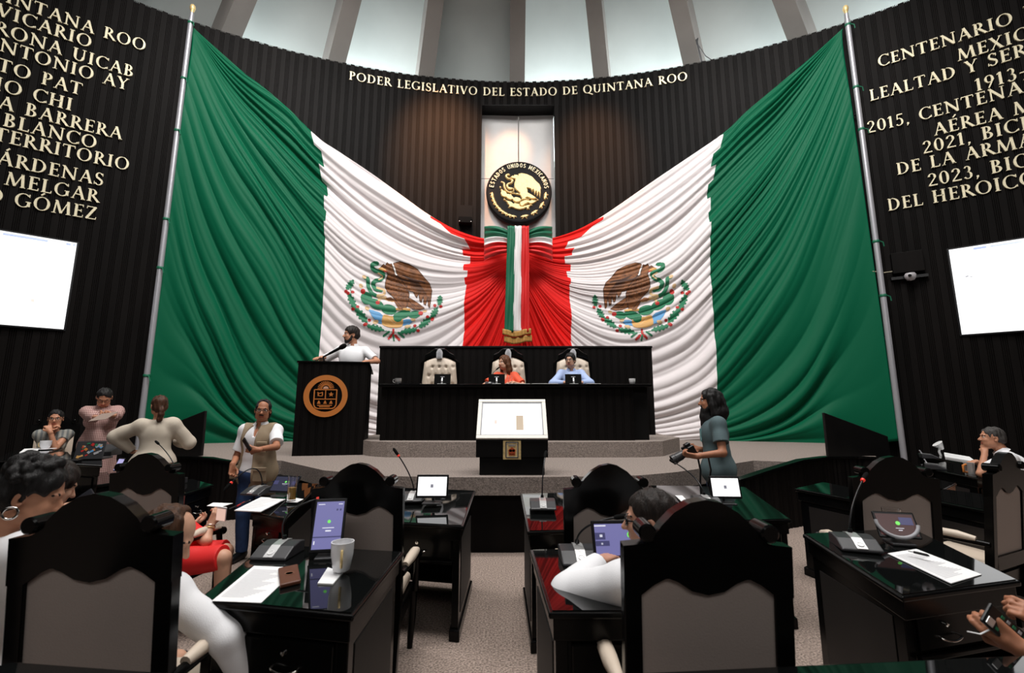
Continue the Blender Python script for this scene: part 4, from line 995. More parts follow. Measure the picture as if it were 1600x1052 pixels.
Ms = Matrix.Translation((0, -.025, zb_)) @ Matrix.Rotation(an, 4, 'X'); fw = hw+.04; m = MB(); bt = .045
for x0, x1, y0, y1 in ((-fw, fw, 0, bt), (-fw, fw, LL-bt, LL), (-fw, -fw+bt, bt, LL-bt), (fw-bt, fw, bt, LL-bt)): m.box(((x0+x1)/2, (y0+y1)/2, .012), (x1-x0, y1-y0, .024), M=Ms)
m.build('frame', mat('white_frame', (.70, .68, .62), .4), t, bevel=.004)
m = MB()
for x0, x1, y0, y1 in ((-fw+bt, fw-bt, bt, bt+.012), (-fw+bt, fw-bt, LL-bt-.012, LL-bt), (-fw+bt, -fw+bt+.012, bt, LL-bt), (fw-bt-.012, fw-bt, bt, LL-bt)): m.box(((x0+x1)/2, (y0+y1)/2, .010), (x1-x0, y1-y0, .014), M=Ms)
m.build('inner_border', M_print, t)
m = MB(); m.box((0, LL/2, .004), (2*fw-2*bt, LL-2*bt, .006), M=Ms); pn = m.build('lit_panel', E_doc, t)
m = MB(); m.box((.09, LL*.40, .0085), (.085, LL*.36, .002), M=Ms); m.build('tan_document', E_tan, pn)
m = MB(); m.box((-.19, LL*.42, .0085), (.03, .05, .002), M=Ms); m.build('small_crest', E_pink, pn)
m = MB(); m.box((.20, LL*.40, .0085), (.11, LL*.36, .002), M=Ms); m.build('faint_sheet', emis('lit_ivory', (1, 1, .93), 1.2), pn)
# plaque
pq = aty(800, 703, LY-.02); pl = (0, -.028, pq[2]-DZ)
m = MB(); m.bx(-.10, .10, -.030, -.02, pl[2]-.105, pl[2]+.10); g = m.build('plaque', M_goldr, t)
for nm, mm, pol in (('plaque_border', M_dgrey, outline([(-.068, -.085), (.068, -.085), (.068, .085), (-.068, .085)], .008)), ('plaque_inset', M_silver, outline([(-.06, -.078), (.06, -.078), (.06, .078), (-.06, .078)], .005)),
                    ('plaque_shield', mat('plaque_red', (.42, .07, .02), .4), [[(-.035, -.06), (.035, -.06), (.04, .0), (.0, .03), (-.04, .0)]]), ('shield_square', M_dgrey, [[(.003, -.022), (.030, -.022), (.030, .004), (.003, .004)]]), ('shield_field', M_gold, [[(-.030, -.022), (-.001, -.022), (-.001, .004), (-.030, .004)]]),
                    ('shield_bars', M_gold, [[(-.026, -.055), (-.012, -.055), (-.019, -.03)], [(-.007, -.055), (.007, -.055), (0, -.03)], [(.012, -.055), (.026, -.055), (.019, -.03)]]), ('plaque_text', M_print, [[(-.045, .05), (.045, .05), (.045, .056), (-.045, .056)], [(-.03, .04), (.03, .04), (.03, .045), (-.03, .045)]])):
    m = MB()
    for p in pol: m.prism([(x, z+pl[2]) for x, z in p], -.036, -.03)
    m.build(nm, mm, g)

# ============================================================ DESKS
DH = .78
def desk(quad, label, drawer=True, group='black delegate desks', handle_u=.5, tilt=0., lift=0.):
    """quad = near-left, near-right, far-right, far-left of the top; the user sits on the near side"""
    Q = [Vector((q[0], q[1], 0)) for q in quad]; c = sum(Q, Vector())/4
    t = empty('delegate_desk', (c.x, c.y, lift), 0, label, 'desk', group)
    L = [q-c for q in Q]
    def P(u, v, z): return ((L[0]*(1-u)+L[1]*u)*(1-v)+(L[3]*(1-u)+L[2]*u)*v)+Vector((0, 0, z))
    wu = ((L[1]-L[0]).length+(L[2]-L[3]).length)/2; wv = ((L[3]-L[0]).length+(L[2]-L[1]).length)/2
    def tz(z_, v): return z_+(tilt*(v-.5) if z_ > DH-.115 else 0)      # the writing surface slopes up slightly to the far side
    def H_(mb, u0, u1, v0, v1, z0, z1, m=0):
        mb.hexa([P(a, b, tz(c_, b)) for c_ in (z0, z1) for a, b in ((u0, v0), (u1, v0), (u1, v1), (u0, v1))], m)
    eu, ev = .02/wu, .02/wv
    m = MB(); H_(m, 0, 1, 0, 1, DH-.028, DH-.004); m.build('desktop', M_black, t, bevel=.007)
    m = MB(); H_(m, eu*.8, 1-eu*.8, ev*.8, 1-ev*.8, DH-.004, DH); m.build('glass_top', M_glass_top, t)
    m = MB(); H_(m, eu, 1-eu, ev, 1-ev, DH-.11, DH-.028); m.build('apron', M_black, t, bevel=.004)
    tu = .05/wu
    for u0, u1, so in ((eu*1.5, eu*1.5+tu, -1), (1-eu*1.5-tu, 1-eu*1.5, 1)):
        m = MB(); H_(m, u0, u1, ev*2, 1-ev*2, .0, DH-.11); s_ = m.build('side_panel', M_black, t, bevel=.004)
        uo = (u0-.004/wu, u0) if so < 0 else (u1, u1+.004/wu)
        m = MB(); H_(m, uo[0], uo[1], .14, .86, .14, DH-.15); m.build('side_inset', M_taupe, s_)
        m = MB(); H_(m, u0-.012/wu, u1+.012/wu, ev*.6, 1-ev*.6, 0, .07); m.build('plinth', M_black, s_, bevel=.006)
    m = MB(); H_(m, eu*1.5+tu, 1-eu*1.5-tu, 1-ev*2-.03/wv, 1-ev*2, .05, DH-.11); m.build('modesty_panel', M_blackm, t)
    if drawer:
        m = MB(); H_(m, eu*1.5+tu, 1-eu*1.5-tu, ev*2+.004, .5, DH-.28, DH-.11); m.build('drawer_box', M_blackm, t)
        m = MB(); H_(m, eu*2+tu, 1-eu*2-tu, ev*1.2, ev*2+.004, DH-.265, DH-.125); d = m.build('drawer', M_black, t, bevel=.006)
        f = (P(1, 0, 0)-P(0, 0, 0)).normalized(); n = Vector((f.y, -f.x, 0)); hc = P(handle_u, ev*1.2, DH-.215)
        m = MB(); m.tube(cr_path([tuple(q) for q in (hc-f*.055+n*-.002, hc-f*.05+n*.018+Vector((0, 0, -.006)), hc+n*.024+Vector((0, 0, -.014)), hc+f*.05+n*.018+Vector((0, 0, -.006)), hc+f*.055-n*.002)], 5), .0045, 8); m.build('handle', M_chrome, d, smooth=60)
        kc = P(handle_u, ev*1.2, DH-.17)-f*.012; m = MB(); m.tube([kc-n*.004, kc+n*.008], .010, 10); m.tube([kc+n*.008+Vector((0, 0, -.004)), kc+n*.016+Vector((0, 0, .008))], .004, 6); m.build('lock', M_chrome, d, smooth=50)
        m = MB(); H_(m, eu*1.5+tu, 1-eu*1.5-tu, ev*.6, ev*2, DH-.30, DH-.28); m.build('drawer_rail', M_black, t, bevel=.004)
    return t
def z(px, py): q = atz(px, py, DH); return (q[0], q[1])
f1L, f1R = z(310, 945), z(552, 961)
dD1 = desk([(-1.27, 1.97), z(552, 961), z(632, 861), (-1.40, 2.74)], 'black desk with white mug, brown phone and printed sheet, nearest left of the aisle', handle_u=.60)
dD2 = desk([z(857.5, 956.5), (1.05, 1.86), (1.05, 2.72), z(827.5, 858)], 'black desk with brown-lit glass edge, nearest right of the aisle, under the elbow in white', handle_u=.5)
dD5 = desk([z(1409, 922), z(1594, 898), z(1425, 830), z(1254, 840)], 'black desk with long papers and a pen at the lower right', handle_u=.35, tilt=.05)
dD4 = desk([(-1.22, 3.46), z(724, 813), z(743, 773), (-1.22, 4.42)], 'black desk left of the aisle in the front row, with a white-screened tablet', handle_u=.34+.30, tilt=.075)
dD6 = desk([z(824, 821), (.98, 3.22), (.98, 4.18), z(813, 778)], 'black desk right of the aisle in the front row, reflecting red cloth', tilt=.075)
dD7 = desk([(1.36, 3.40), z(1236, 803), z(1165, 767), (1.30, 4.50)], 'black desk behind the photographer, its glass top reflecting green, with white tablet', tilt=.075)
dD3 = desk([(-2.02, 3.70), z(447, 803), z(500, 762), (-2.45, 4.72)], 'black desk with amber drink and sheet of paper in front of the woman in red', handle_u=.55, tilt=.075)
A_ = np.array(z(1463, 771)); B_ = np.array(z(1382, 752)); C_ = np.array(z(1495, 755))
dD9 = desk([tuple(A_), tuple(C_), tuple(C_+(B_-A_)), tuple(B_)], 'empty black desk with a small telephone unit, right side middle row', handle_u=.5)
dD8 = desk([(2.98, 3.72), z(1419, 780), tuple(np.array(z(1419, 780))+np.array([-.10, .92])), z(1241, 763)], 'black desk in front of the empty chair right of the centre')
a_ = np.array(z(1527, 747)); b_ = np.array(z(1425, 727)); dD10 = desk([tuple(a_), tuple(a_+[.85, .42]), tuple(b_+[.85, .42]), tuple(b_)], 'black desk with silver mug on the right, beside the man in white')
a_ = np.array(z(1532, 730)); b_ = np.array(z(1433, 709)); dD11 = desk([tuple(a_), tuple(a_+[.9, .5]), tuple(b_+[.9, .5]), tuple(b_)], 'black desk with white papers, furthest on the right under the man leaning')
a_ = np.array(z(1570, 803)); dD12 = desk([tuple(a_), tuple(a_+[.8, .42]), tuple(a_+[.45, 1.2]), tuple(a_+[-.10, .85])], 'black desk cut by the right edge of the picture, with a blue screen reflection')
dL1 = desk([(-2.55, 2.12), (-1.78, 2.14), (-1.80, 2.66), (-2.60, 2.66)], 'black desk half hidden behind the balding man, with a dark tablet standing on it')
n_ = np.array(z(100, 765)); r_ = np.array(z(179, 754)); dL2 = desk([tuple(n_), tuple(r_), tuple(np.array(z(168, 737))), tuple(np.array(z(95, 745)))], 'small dark glass-topped desk with lilac phone stand, left middle row')
dL3 = desk([z(288, 771), z(334, 757), z(300, 748), z(270, 754)], 'black desk behind the empty left chair, its corner reflecting green')
def zr(px, py): q = atz(px, py, DH+.22); return (q[0], q[1])
dL4 = desk([(-5.25, 4.95), zr(160, 727), zr(160, 707), zr(92, 706)], 'black desk with stickered laptop in front of the woman in the plaid dress', lift=.22)
dL5 = desk([zr(-12, 722), zr(60, 714), zr(98, 699), zr(18, 705)], 'black desk with white cup and papers in front of the woman resting her chin', lift=.22)
dZL = desk([(-1.95, .62), (-.86, .55), z(300, 1051), z(20, 1031)], 'black desk at the bottom left edge of the picture, closest to the viewer', drawer=False)
dZR = desk([(.36, .58), (1.72, .62), z(1620, 1020), z(985, 1049)], 'black desk at the bottom right edge of the picture, closest to the viewer', drawer=False)

# ============================================================ CHAIRS
def crest_top(x): return np.interp(abs(x), [0, .05, .10, .14, .165, .185, .205, .26], [1.225, 1.215, 1.185, 1.145, 1.11, 1.093, 1.088, 1.082])
def crest_bot(x): return np.interp(abs(x), [0, .05, .09, .125, .165, .21], [.935, .946, .972, .985, .965, .93])
def make_chair():
    t = empty('carved_armchair')
    lean = lambda z_: -.25-.10*max(0, z_-.45)       # back leans away from the seat
    def pb(x, z_, d): return (x, lean(z_)+d, z_)
    # crest
    xs = np.linspace(-.26, .26, 53); m = MB(); v = []
    for x in xs:
        zt2, zb2 = crest_top(x), (crest_bot(x) if abs(x) < .21 else .93)
        v += [pb(x, zb2, -.028), pb(x, zt2, -.028), pb(x, zt2, .028), pb(x, zb2, .028)]
    n = len(xs); f = [(4*i+k, 4*i+(k+1) % 4, 4*(i+1)+(k+1) % 4, 4*(i+1)+k) for i in range(n-1) for k in range(4)]+[(3, 2, 1, 0), (4*n-4, 4*n-3, 4*n-2, 4*n-1)]
    m.add(v, f); cr_ = m.build('crest_rail', M_black, t, smooth=35)
    for s in (-1, 1):
        m = MB(); m.tube([pb(s*.188, 1.125, -.045), pb(s*.188, 1.125, -.04), pb(s*.188, 1.125, .045), pb(s*.188, 1.125, .05)], [.022, .028, .028, .022], 18); m.build('scroll_knob', M_black, cr_, smooth=40)
        m = MB(); v = []
        for z_ in (.0, .45, .75, 1.082):
            w0, w1 = (.205, .26) if z_ > .3 else (.21, .25)
            y = lean(z_) if z_ > .3 else -.31
            for (xx, yy) in ((s*w0, -.026), (s*w1, -.026), (s*w1, .026), (s*w0, .026)): v.append((xx, y+yy, z_))
        f = [(4*i+k, 4*i+(k+1) % 4, 4*(i+1)+(k+1) % 4, 4*(i+1)+k) for i in range(3) for k in range(4)]+[(3, 2, 1, 0), (12, 13, 14, 15)]
        if s < 0: f = [q[::-1] for q in f]
        m.add(v, f); m.build('back_post', M_black, t, bevel=.004)
        # arm: wood support, pad and scroll end
        m = MB(); m.tube([(s*.255, -.27, .60), (s*.275, -.05, .61), (s*.28, .10, .60), (s*.28, .15, .585)], [.020, .024, .026, .030], 10); m.tube([(s*.28, .10, .59), (s*.275, .13, .48), (s*.265, .15, .36)], [.022, .02, .024], 8); a_ = m.build('armrest', M_black, t, smooth=50)
        m = MB(); m.tube([(s*.262, -.20, .622), (s*.274, -.10, .634), (s*.278, .02, .634), (s*.28, .10, .62)], [.020, .030, .030, .020], 10); m.build('arm_pad', M_leather, a_, smooth=60)
        m = MB(); m.tube([(s*.25, .16, .36), (s*.25, .16, .20), (s*.24, .17, .0)], [.030, .026, .018], 8); m.build('leg', M_black, t, smooth=50)
    # back panel
    xs = np.linspace(-.215, .215, 27); m = MB(); v = []
    for x in xs:
        zb2 = crest_bot(x)+.01
        v += [pb(x, .50, -.014), pb(x, zb2, -.014)]
    m.add(v, [(2*i, 2*i+1, 2*i+3, 2*i+2) for i in range(26)]); m.build('back_panel', M_taupe_fab, t, smooth=60)
    m = MB(); v = []
    for x in xs:
        b_ = .05*math.cos(x/.215*pi/2)**.5
        v += [pb(x, .47, .014), pb(x, .62, .014+b_), pb(x, crest_bot(x)-.10, .014+b_), pb(x, crest_bot(x)+.005, .014)]
    m.add(v, [(4*i+k, 4*i+4+k, 4*i+5+k, 4*i+1+k) for i in range(26) for k in range(3)]); m.build('back_cushion', M_leather, t, smooth=60)
    m = MB(); m.hexa([pb(-.21, .42, -.026), pb(.21, .42, -.026), pb(.21, .42, .026), pb(-.21, .42, .026), pb(-.21, .52, -.026), pb(.21, .52, -.026), pb(.21, .52, .026), pb(-.21, .52, .026)]); m.build('lower_rail', M_black, t, bevel=.004)
    m = MB(); m.bx(-.255, .255, -.26, .19, .31, .40); m.build('seat_frame', M_black, t, bevel=.01)
    m = MB(); m.bx(-.235, .235, -.235, .18, .40, .47); m.build('seat', M_leather, t, bevel=.03, seg=4)
    return t
chair0 = make_chair(); _first = [True]
def chair(x, y, yaw, label, scale=1.0):
    o = chair0 if _first[0] else copy_tree(chair0); _first[0] = False
    o.location = (x, y, 0); o.rotation_euler = (0, 0, R(yaw)); o.scale = (scale,)*3
    props(o, label, 'chair', 'carved black armchairs'); return o
chair(-1.46, 1.99, 4, 'carved black armchair at the lower left, the balding man sits in it', 1.02)
chair(.635, 1.885, -2, 'carved black armchair nearest the viewer on the right, the man with glasses sits in it', 1.02)
chair(-.90, 3.06, 2, 'empty carved black armchair left of the aisle, standing between two desks')
chair(.565, 3.02, -2, 'empty carved black armchair right of the aisle, beyond the man with glasses')
chair(-2.57, 3.66, -4, 'carved black armchair hiding the head of the woman in red')
chair(2.58, 3.45, -8, 'empty carved black armchair to the right of the photographer')
chair(3.44, 3.70, 25, 'empty carved black armchair near the right edge, the man in white behind it')
chair(-5.35, 4.75, -62, 'dark carved chair seen edge-on at the left edge of the picture')
CH12 = chair(-2.12, 1.60, 5, 'carved black armchair of the curly haired woman in white at the left edge')
CH13 = chair(-3.12, 2.62, -8, 'carved black armchair of the long haired woman in navy')
CH9 = chair(6.25, 5.05, 50, 'carved black armchair of the man in white leaning on his fist')
CH15 = chair(2.36, 1.42, 16, 'carved black armchair of the person holding the patterned phone')
CH7 = chair(-6.95, 6.95, 225, 'dark carved armchair of the woman resting her chin on her hands')
# ============================================================ PEOPLE: smooth implicit bodies turned into one continuous mesh
class SDF:
    def __init__(s): s.p = []
    def cone(s, a, b, ra, rb, k=.02, op='u', cap=False): s.p.append(('c', np.array(a, float), np.array(b, float), ra, rb, k, op, cap)); return s
    def ell(s, c, r, k=.02, op='u', M=None): s.p.append(('e', np.array(c, float), np.array(r, float) if hasattr(r, '__len__') else np.array([r]*3, float), None if M is None else np.array(M), k, op)); return s
    def chain(s, pts, rs, k=.02, op='u'):
        for i in range(len(pts)-1): s.cone(pts[i], pts[i+1], rs[i], rs[i+1], k, op)
        return s
    def plane(s, p, n, k=.004): s.p.append(('p', np.array(p, float), np.array(n, float)/np.linalg.norm(n), k)); return s   # cuts away the side n points to
    def _d(s, q, X, Y, Z):
        if q[0] == 'c':
            _, a, b, ra, rb, k, op, cap = q; ba = b-a; L2 = ba@ba+1e-12
            px, py, pz = X-a[0], Y-a[1], Z-a[2]; t = (px*ba[0]+py*ba[1]+pz*ba[2])/L2; tc = np.clip(t, 0, 1)
            d = np.sqrt((px-tc*ba[0])**2+(py-tc*ba[1])**2+(pz-tc*ba[2])**2)-(ra+(rb-ra)*tc)
            if cap: d = np.maximum(d, (t-1)*math.sqrt(L2))
            return d
        _, c, r, M, k, op = q; px, py, pz = X-c[0], Y-c[1], Z-c[2]
        if M is not None: px, py, pz = (M[0, 0]*px+M[1, 0]*py+M[2, 0]*pz, M[0, 1]*px+M[1, 1]*py+M[2, 1]*pz, M[0, 2]*px+M[1, 2]*py+M[2, 2]*pz)
        k0 = np.sqrt((px/r[0])**2+(py/r[1])**2+(pz/r[2])**2); k1 = np.sqrt((px/r[0]**2)**2+(py/r[1]**2)**2+(pz/r[2]**2)**2)+1e-9
        return k0*(k0-1)/k1
    def box_of(s, q, pad):
        if q[0] == 'c':
            m = max(q[3], q[4]); return np.minimum(q[1], q[2])-m-pad, np.maximum(q[1], q[2])+m+pad
        m = q[2] if q[3] is None else np.array([q[2].max()]*3); return q[1]-m-pad, q[1]+m+pad
    def mesh(s, vox, wrinkle=None):
        pad0 = 3*vox; lo = np.full(3, 1e9); hi = -lo
        for q in s.p:
            if q[0] != 'p' and q[6 if q[0] == 'c' else 5] == 'u':
                a, b = s.box_of(q, pad0); lo = np.minimum(lo, a); hi = np.maximum(hi, b)
        n = np.ceil((hi-lo)/vox).astype(int)+1
        ax = [lo[i]+vox*np.arange(n[i]) for i in range(3)]
        D = np.full(n, .3, np.float32)
        for q in s.p:
            if q[0] == 'p':
                _, p, nn, k = q; pl = (ax[0]-p[0])[:, None, None]*nn[0]+(ax[1]-p[1])[None, :, None]*nn[1]+(ax[2]-p[2])[None, None, :]*nn[2]
                D = np.maximum(D, pl.astype(np.float32)); continue
            k, op = (q[5], q[6]) if q[0] == 'c' else (q[4], q[5])
            a, b = s.box_of(q, 3*k+3*vox); i0 = np.clip(((a-lo)/vox).astype(int), 0, n); i1 = np.clip(np.ceil((b-lo)/vox).astype(int)+1, 0, n)
            if (i1 <= i0).any(): continue
            sl = tuple(slice(i0[i], i1[i]) for i in range(3))
            d = s._d(q, ax[0][sl[0]][:, None, None], ax[1][sl[1]][None, :, None], ax[2][sl[2]][None, None, :]).astype(np.float32)
            c = D[sl]
            if op == 'u':
                h = np.clip(.5+.5*(c-d)/k, 0, 1); D[sl] = c*(1-h)+d*h-k*h*(1-h)
            else:
                h = np.clip(.5-.5*(c+d)/k, 0, 1); D[sl] = c*(1-h)-d*h+k*h*(1-h)
        if wrinkle is not None:
            D = D+wrinkle(ax[0][:, None, None], ax[1][None, :, None], ax[2][None, None, :]).astype(np.float32)
        D[0] = D[-1] = .1; D[:, 0] = D[:, -1] = .1; D[:, :, 0] = D[:, :, -1] = .1
        return surf_nets(D, lo, vox)
def surf_nets(D, lo, vox):
    I = D < 0; n = np.array(D.shape)
    cnt = np.zeros(n-1, np.int8)
    cs = [(a, b, c) for a in (0, 1) for b in (0, 1) for c in (0, 1)]
    def sub(A, o): return A[o[0]:A.shape[0]-1+o[0], o[1]:A.shape[1]-1+o[1], o[2]:A.shape[2]-1+o[2]]
    for o in cs: cnt += sub(I, o)
    act = (cnt > 0) & (cnt < 8); ii = np.argwhere(act); m = len(ii)
    if m == 0: return np.zeros((0, 3)), np.zeros((0, 4), int)
    vid = np.full(n-1, -1, np.int32); vid[act] = np.arange(m)
    val = {o: D[ii[:, 0]+o[0], ii[:, 1]+o[1], ii[:, 2]+o[2]] for o in cs}
    acc = np.zeros((m, 3)); num = np.zeros(m)
    for o in cs:
        for axx in range(3):
            if o[axx] == 0:
                p = list(o); p[axx] = 1; p = tuple(p); a, b = val[o], val[p]; x = (a < 0) != (b < 0)
                t = np.where(x, a/np.where(x, a-b, 1), 0); pt = np.tile(np.array(o, float), (m, 1)); pt[:, axx] = t
                acc[x] += pt[x]; num[x] += 1
    V = lo+(ii+acc/num[:, None])*vox
    F = []
    for axx in range(3):
        o1, o2 = [(1, 2), (2, 0), (0, 1)][axx]
        s0 = [slice(None)]*3; s1 = [slice(None)]*3; s0[axx] = slice(0, -1); s1[axx] = slice(1, None)
        A, B = I[tuple(s0)], I[tuple(s1)]; e = np.argwhere(A != B)
        e = e[(e[:, o1] > 0) & (e[:, o2] > 0) & (e[:, o1] < n[o1]-1) & (e[:, o2] < n[o2]-1)]
        if len(e) == 0: continue
        q = []
        for d1, d2 in ((-1, -1), (0, -1), (0, 0), (-1, 0)):
            c = e.copy(); c[:, o1] += d1; c[:, o2] += d2; q.append(vid[c[:, 0], c[:, 1], c[:, 2]])
        q = np.stack(q, 1); fl = ~A[e[:, 0], e[:, 1], e[:, 2]]; q[fl] = q[fl][:, ::-1]; F.append(q)
    F = np.concatenate(F); return V, F[(F >= 0).all(1)]
def rot(yaw=0, pitch=0, roll=0):
    """local frame: x right, y forward, z up. yaw turns left, pitch nods down, roll tips to the right"""
    return np.array(Matrix.Rotation(R(yaw), 3, 'Z') @ Matrix.Rotation(-R(pitch), 3, 'X') @ Matrix.Rotation(R(roll), 3, 'Y'))
def ik(s, w, l1, l2, hint):
    s, w = np.array(s, float), np.array(w, float); d = w-s; L = np.linalg.norm(d); 
    if L > (l1+l2)*.995: w = s+d/L*(l1+l2)*.995; d = w-s; L = np.linalg.norm(d)
    a = (l1*l1-l2*l2+L*L)/(2*L); h = math.sqrt(max(l1*l1-a*a, 1e-6)); u = d/L; hn = np.array(hint, float); hn = hn-u*(hn@u); hn /= np.linalg.norm(hn)
    return s+u*a+hn*h, w
def hand(S, w, d, n, side, curl=.5, sc=1.0, thumb=.6, spread=.0):
    """w wrist, d pointing direction, n palm normal (the way the palm faces), side +1 right / -1 left"""
    d = np.array(d, float)/np.linalg.norm(d); n = np.array(n, float); n -= d*(n@d); n /= np.linalg.norm(n); x = np.cross(d, n)*side*-1   # towards the thumb
    P = lambda a, b, c: w+(d*a+x*b+n*c)*sc
    S.cone(w-d*.02*sc, P(.03, .006, 0), .026*sc, .024*sc, .012)
    for b in (-.028, -.009, .010, .027): S.cone(P(.02, b*.6, 0), P(.078, b, 0), .015*sc, .0115*sc, .010)
    for i, (b, L) in enumerate(((.030, .070), (.010, .078), (-.011, .072), (-.030, .056))):
        p = P(.080, b, 0); ang = 0; q = [p]
        for j, f in enumerate((.45, .31, .24)):
            ang += curl*(.75+.12*i)*(1.0 if j else .8); dirn = d*math.cos(ang)+n*math.sin(ang)+x*spread*(1.5-i)*.1; p = p+dirn*L*f*sc; q.append(p)
        S.chain(q, [.0100*sc, .0092*sc, .0085*sc, .0072*sc], .004)
    t0 = P(.018, .022, .004); t1 = P(.048, .048, .012+.012*thumb); t2 = P(.074, .052-.020*thumb, .022+.022*thumb); t3 = P(.094, .044-.030*thumb, .026+.03*thumb)
    S.chain([t0, t1, t2, t3], [.016*sc, .0125*sc, .0105*sc, .008*sc], .006)
SKIN = {}
def skin_mats(name, col):
    if name not in SKIN: SKIN[name] = [mat('skin_'+name, col, .5, noise=(18, .08), spec=.35), mat('lip_'+name, (col[0]*.75, col[1]*.42, col[2]*.42), .45), mat_eye, mat_iris]
    return SKIN[name]
mat_eye = mat('eye_white', (.62, .60, .57), .25); mat_iris = mat('iris_dark', (.012, .008, .006), .15)
HAIRM = {k: mat('hair_'+k, c, .58, spec=.3, noise=(60, .5, (1, 1, .2)), bump=(140, .5, (1, 1, .15))) for k, c in {'black': (.008, .007, .007), 'dark': (.014, .009, .007), 'brown': (.06, .024, .011), 'auburn': (.10, .035, .012), 'grey': (.05, .045, .042), 'thin': (.055, .022, .009)}.items()}
class Person:
    def __init__(p, label, loc, yaw, h=1.70, sit=False, seat=.50, lean=0, side=0, twist=0, fat=1.0, female=False, skin='tan', col=(.42, .20, .12), vox=.0075, head=(0, 0, 0), neck=0, floor=0.0, group=None, closed=False):
        p.closed = closed
        p.k = k = h/1.70; p.vox = vox; p.female = female; p.label = label; p.col = skin_mats(skin, col); p.loc = np.array(loc, float); p.yaw = R(yaw); p.fat = fat; p.sit = sit
        p.Rw = np.array(Matrix.Rotation(p.yaw, 3, 'Z'))
        pz = (seat+.09) if sit else .93*k
        P = p.P = np.array([0, 0, pz]); T = rot(twist, lean, side); p.T = T
        A = lambda x, y, z: P+T@(np.array([x, y, z])*k)
        sw = .146 if female else .166
        p.waist = A(0, .0, .16); p.chest = A(0, .012, .34); p.nb = A(0, -.012, .505); p.up = T@np.array([0, 0, 1.]); p.fw = T@np.array([0, 1., 0]); p.rt = T@np.array([1., 0, 0])
        p.sh = {1: A(sw, -.005, .455), -1: A(-sw, -.005, .455)}
        p.H = rot(head[0]+twist, head[1], head[2]); hd = p.H@np.array([0, 0, 1.]); p.hc = p.nb+(p.up*.5+hd*.5)*.15*k+p.H@np.array([0, .028*k, .035*k])+np.array([0, 0, 0])
        p.hip = {1: P+rot(twist*.3)@np.array([.092*k, 0, -.02]), -1: P+rot(twist*.3)@np.array([-.092*k, 0, -.02])}
        if sit:
            p.knee = {s: p.hip[s]+np.array([s*.06, .43*k, .0]) for s in (1, -1)}; p.ank = {s: p.knee[s]+np.array([0, -.03, -(p.knee[s][2]-.08)]) for s in (1, -1)}
        else:
            p.knee = {s: np.array([s*.105*k, .015, .49*k]) for s in (1, -1)}; p.ank = {s: np.array([s*.11*k, -.02, .085*k]) for s in (1, -1)}
        p.el = {}; p.wr = {}; p.hd = {}
        for s in (1, -1):
            p.arm(s, p.sh[s]+np.array([s*.07, .02, -.52*k]), hint=(s*.3, -1, 0))
    def L(p, w): return p.Rw.T@(np.array(w, float)-p.loc)
    def W(p, q): return p.loc+p.Rw@np.array(q, float)
    def arm(p, s, wrist, hint=(0, -1, -.3), world=False, hd=None, n=None, curl=.5, thumb=.5):
        if world: wrist = p.L(wrist); hint = p.Rw.T@np.array(hint, float); hd = None if hd is None else p.Rw.T@np.array(hd, float); n = None if n is None else p.Rw.T@np.array(n, float)
        p.el[s], p.wr[s] = ik(p.sh[s], wrist, .295*p.k, .255*p.k, hint)
        d = (p.wr[s]-p.el[s])/np.linalg.norm(p.wr[s]-p.el[s]); p.hd[s] = (d if hd is None else np.array(hd, float), np.array([-s, 0, -.2]) if n is None else np.array(n, float), curl, thumb); return p
    def hl(p, x, y, z): return p.hc+p.H@(np.array([x, y, z])*p.k)
    def torso(p, S, e=0., k=.04, belly=True):
        f = p.fat; kk = p.k; M = p.T
        S.ell(p.P+p.T@np.array([0, 0, .02])*kk, np.array([.158*f, .122*f, .13])*kk+e, k, M=M)
        S.ell(p.waist+p.fw*(.02*(f-.9)), np.array([(.122 if p.female else .140)*f, .105*f, .16])*kk+e, k, M=M)
        S.ell(p.chest, np.array([.138 if p.female else .158, .112*(f**.5), .165])*kk+e, k, M=M)
        if p.female:
            for s in (1, -1): S.ell(p.chest+p.T@(np.array([s*.075, .085, -.02])*kk), np.array([.065, .06, .065])*kk+e, .03, M=M)
        for s in (1, -1):
            S.cone(p.nb-p.up*.025*kk, p.sh[s]+p.up*.004, .046*kk+e*.7, .044*kk+e, .03)
            S.cone(p.chest+p.rt*s*.085*kk+p.up*.03, p.sh[s], .062*kk+e, .047*kk+e, .035)
    def body(p):
        k = p.k; S = SDF(); p.torso(S, -.004)
        S.cone(p.nb-p.up*.05*k, p.hl(0, -.025, -.06), (.058 if not p.female else .050)*k, (.054 if not p.female else .046)*k, .025)
        for s in (1, -1):
            S.cone(p.sh[s], p.el[s], .046*k, .037*k, .025); S.cone(p.el[s], p.wr[s], .037*k, .025*k, .015)
            d, n, c, th = p.hd[s]; hand(S, p.wr[s], d, n, s, c, k, th)
            S.cone(p.hip[s], p.knee[s], .082*k*p.fat**.5, .052*k, .03); S.cone(p.knee[s], p.ank[s], .052*k, .034*k, .02)
            fwd = np.array([s*.12, 1, 0]); S.cone(p.ank[s]-np.array([0, .02, .03]), p.ank[s]+fwd*.13*k-np.array([0, 0, .055*k]), .036*k, .028*k, .02)
        h = p.hl; M = p.H
        E = lambda c, r, kk=.02, op='u': S.ell(h(*c), np.array(r)*k, kk*k, op, M=M)
        E((0, -.012, .028), (.074, .096, .086)); E((0, .022, -.035), (.061, .074, .083), .03); E((0, .058, -.098), (.026, .024, .018), .02)
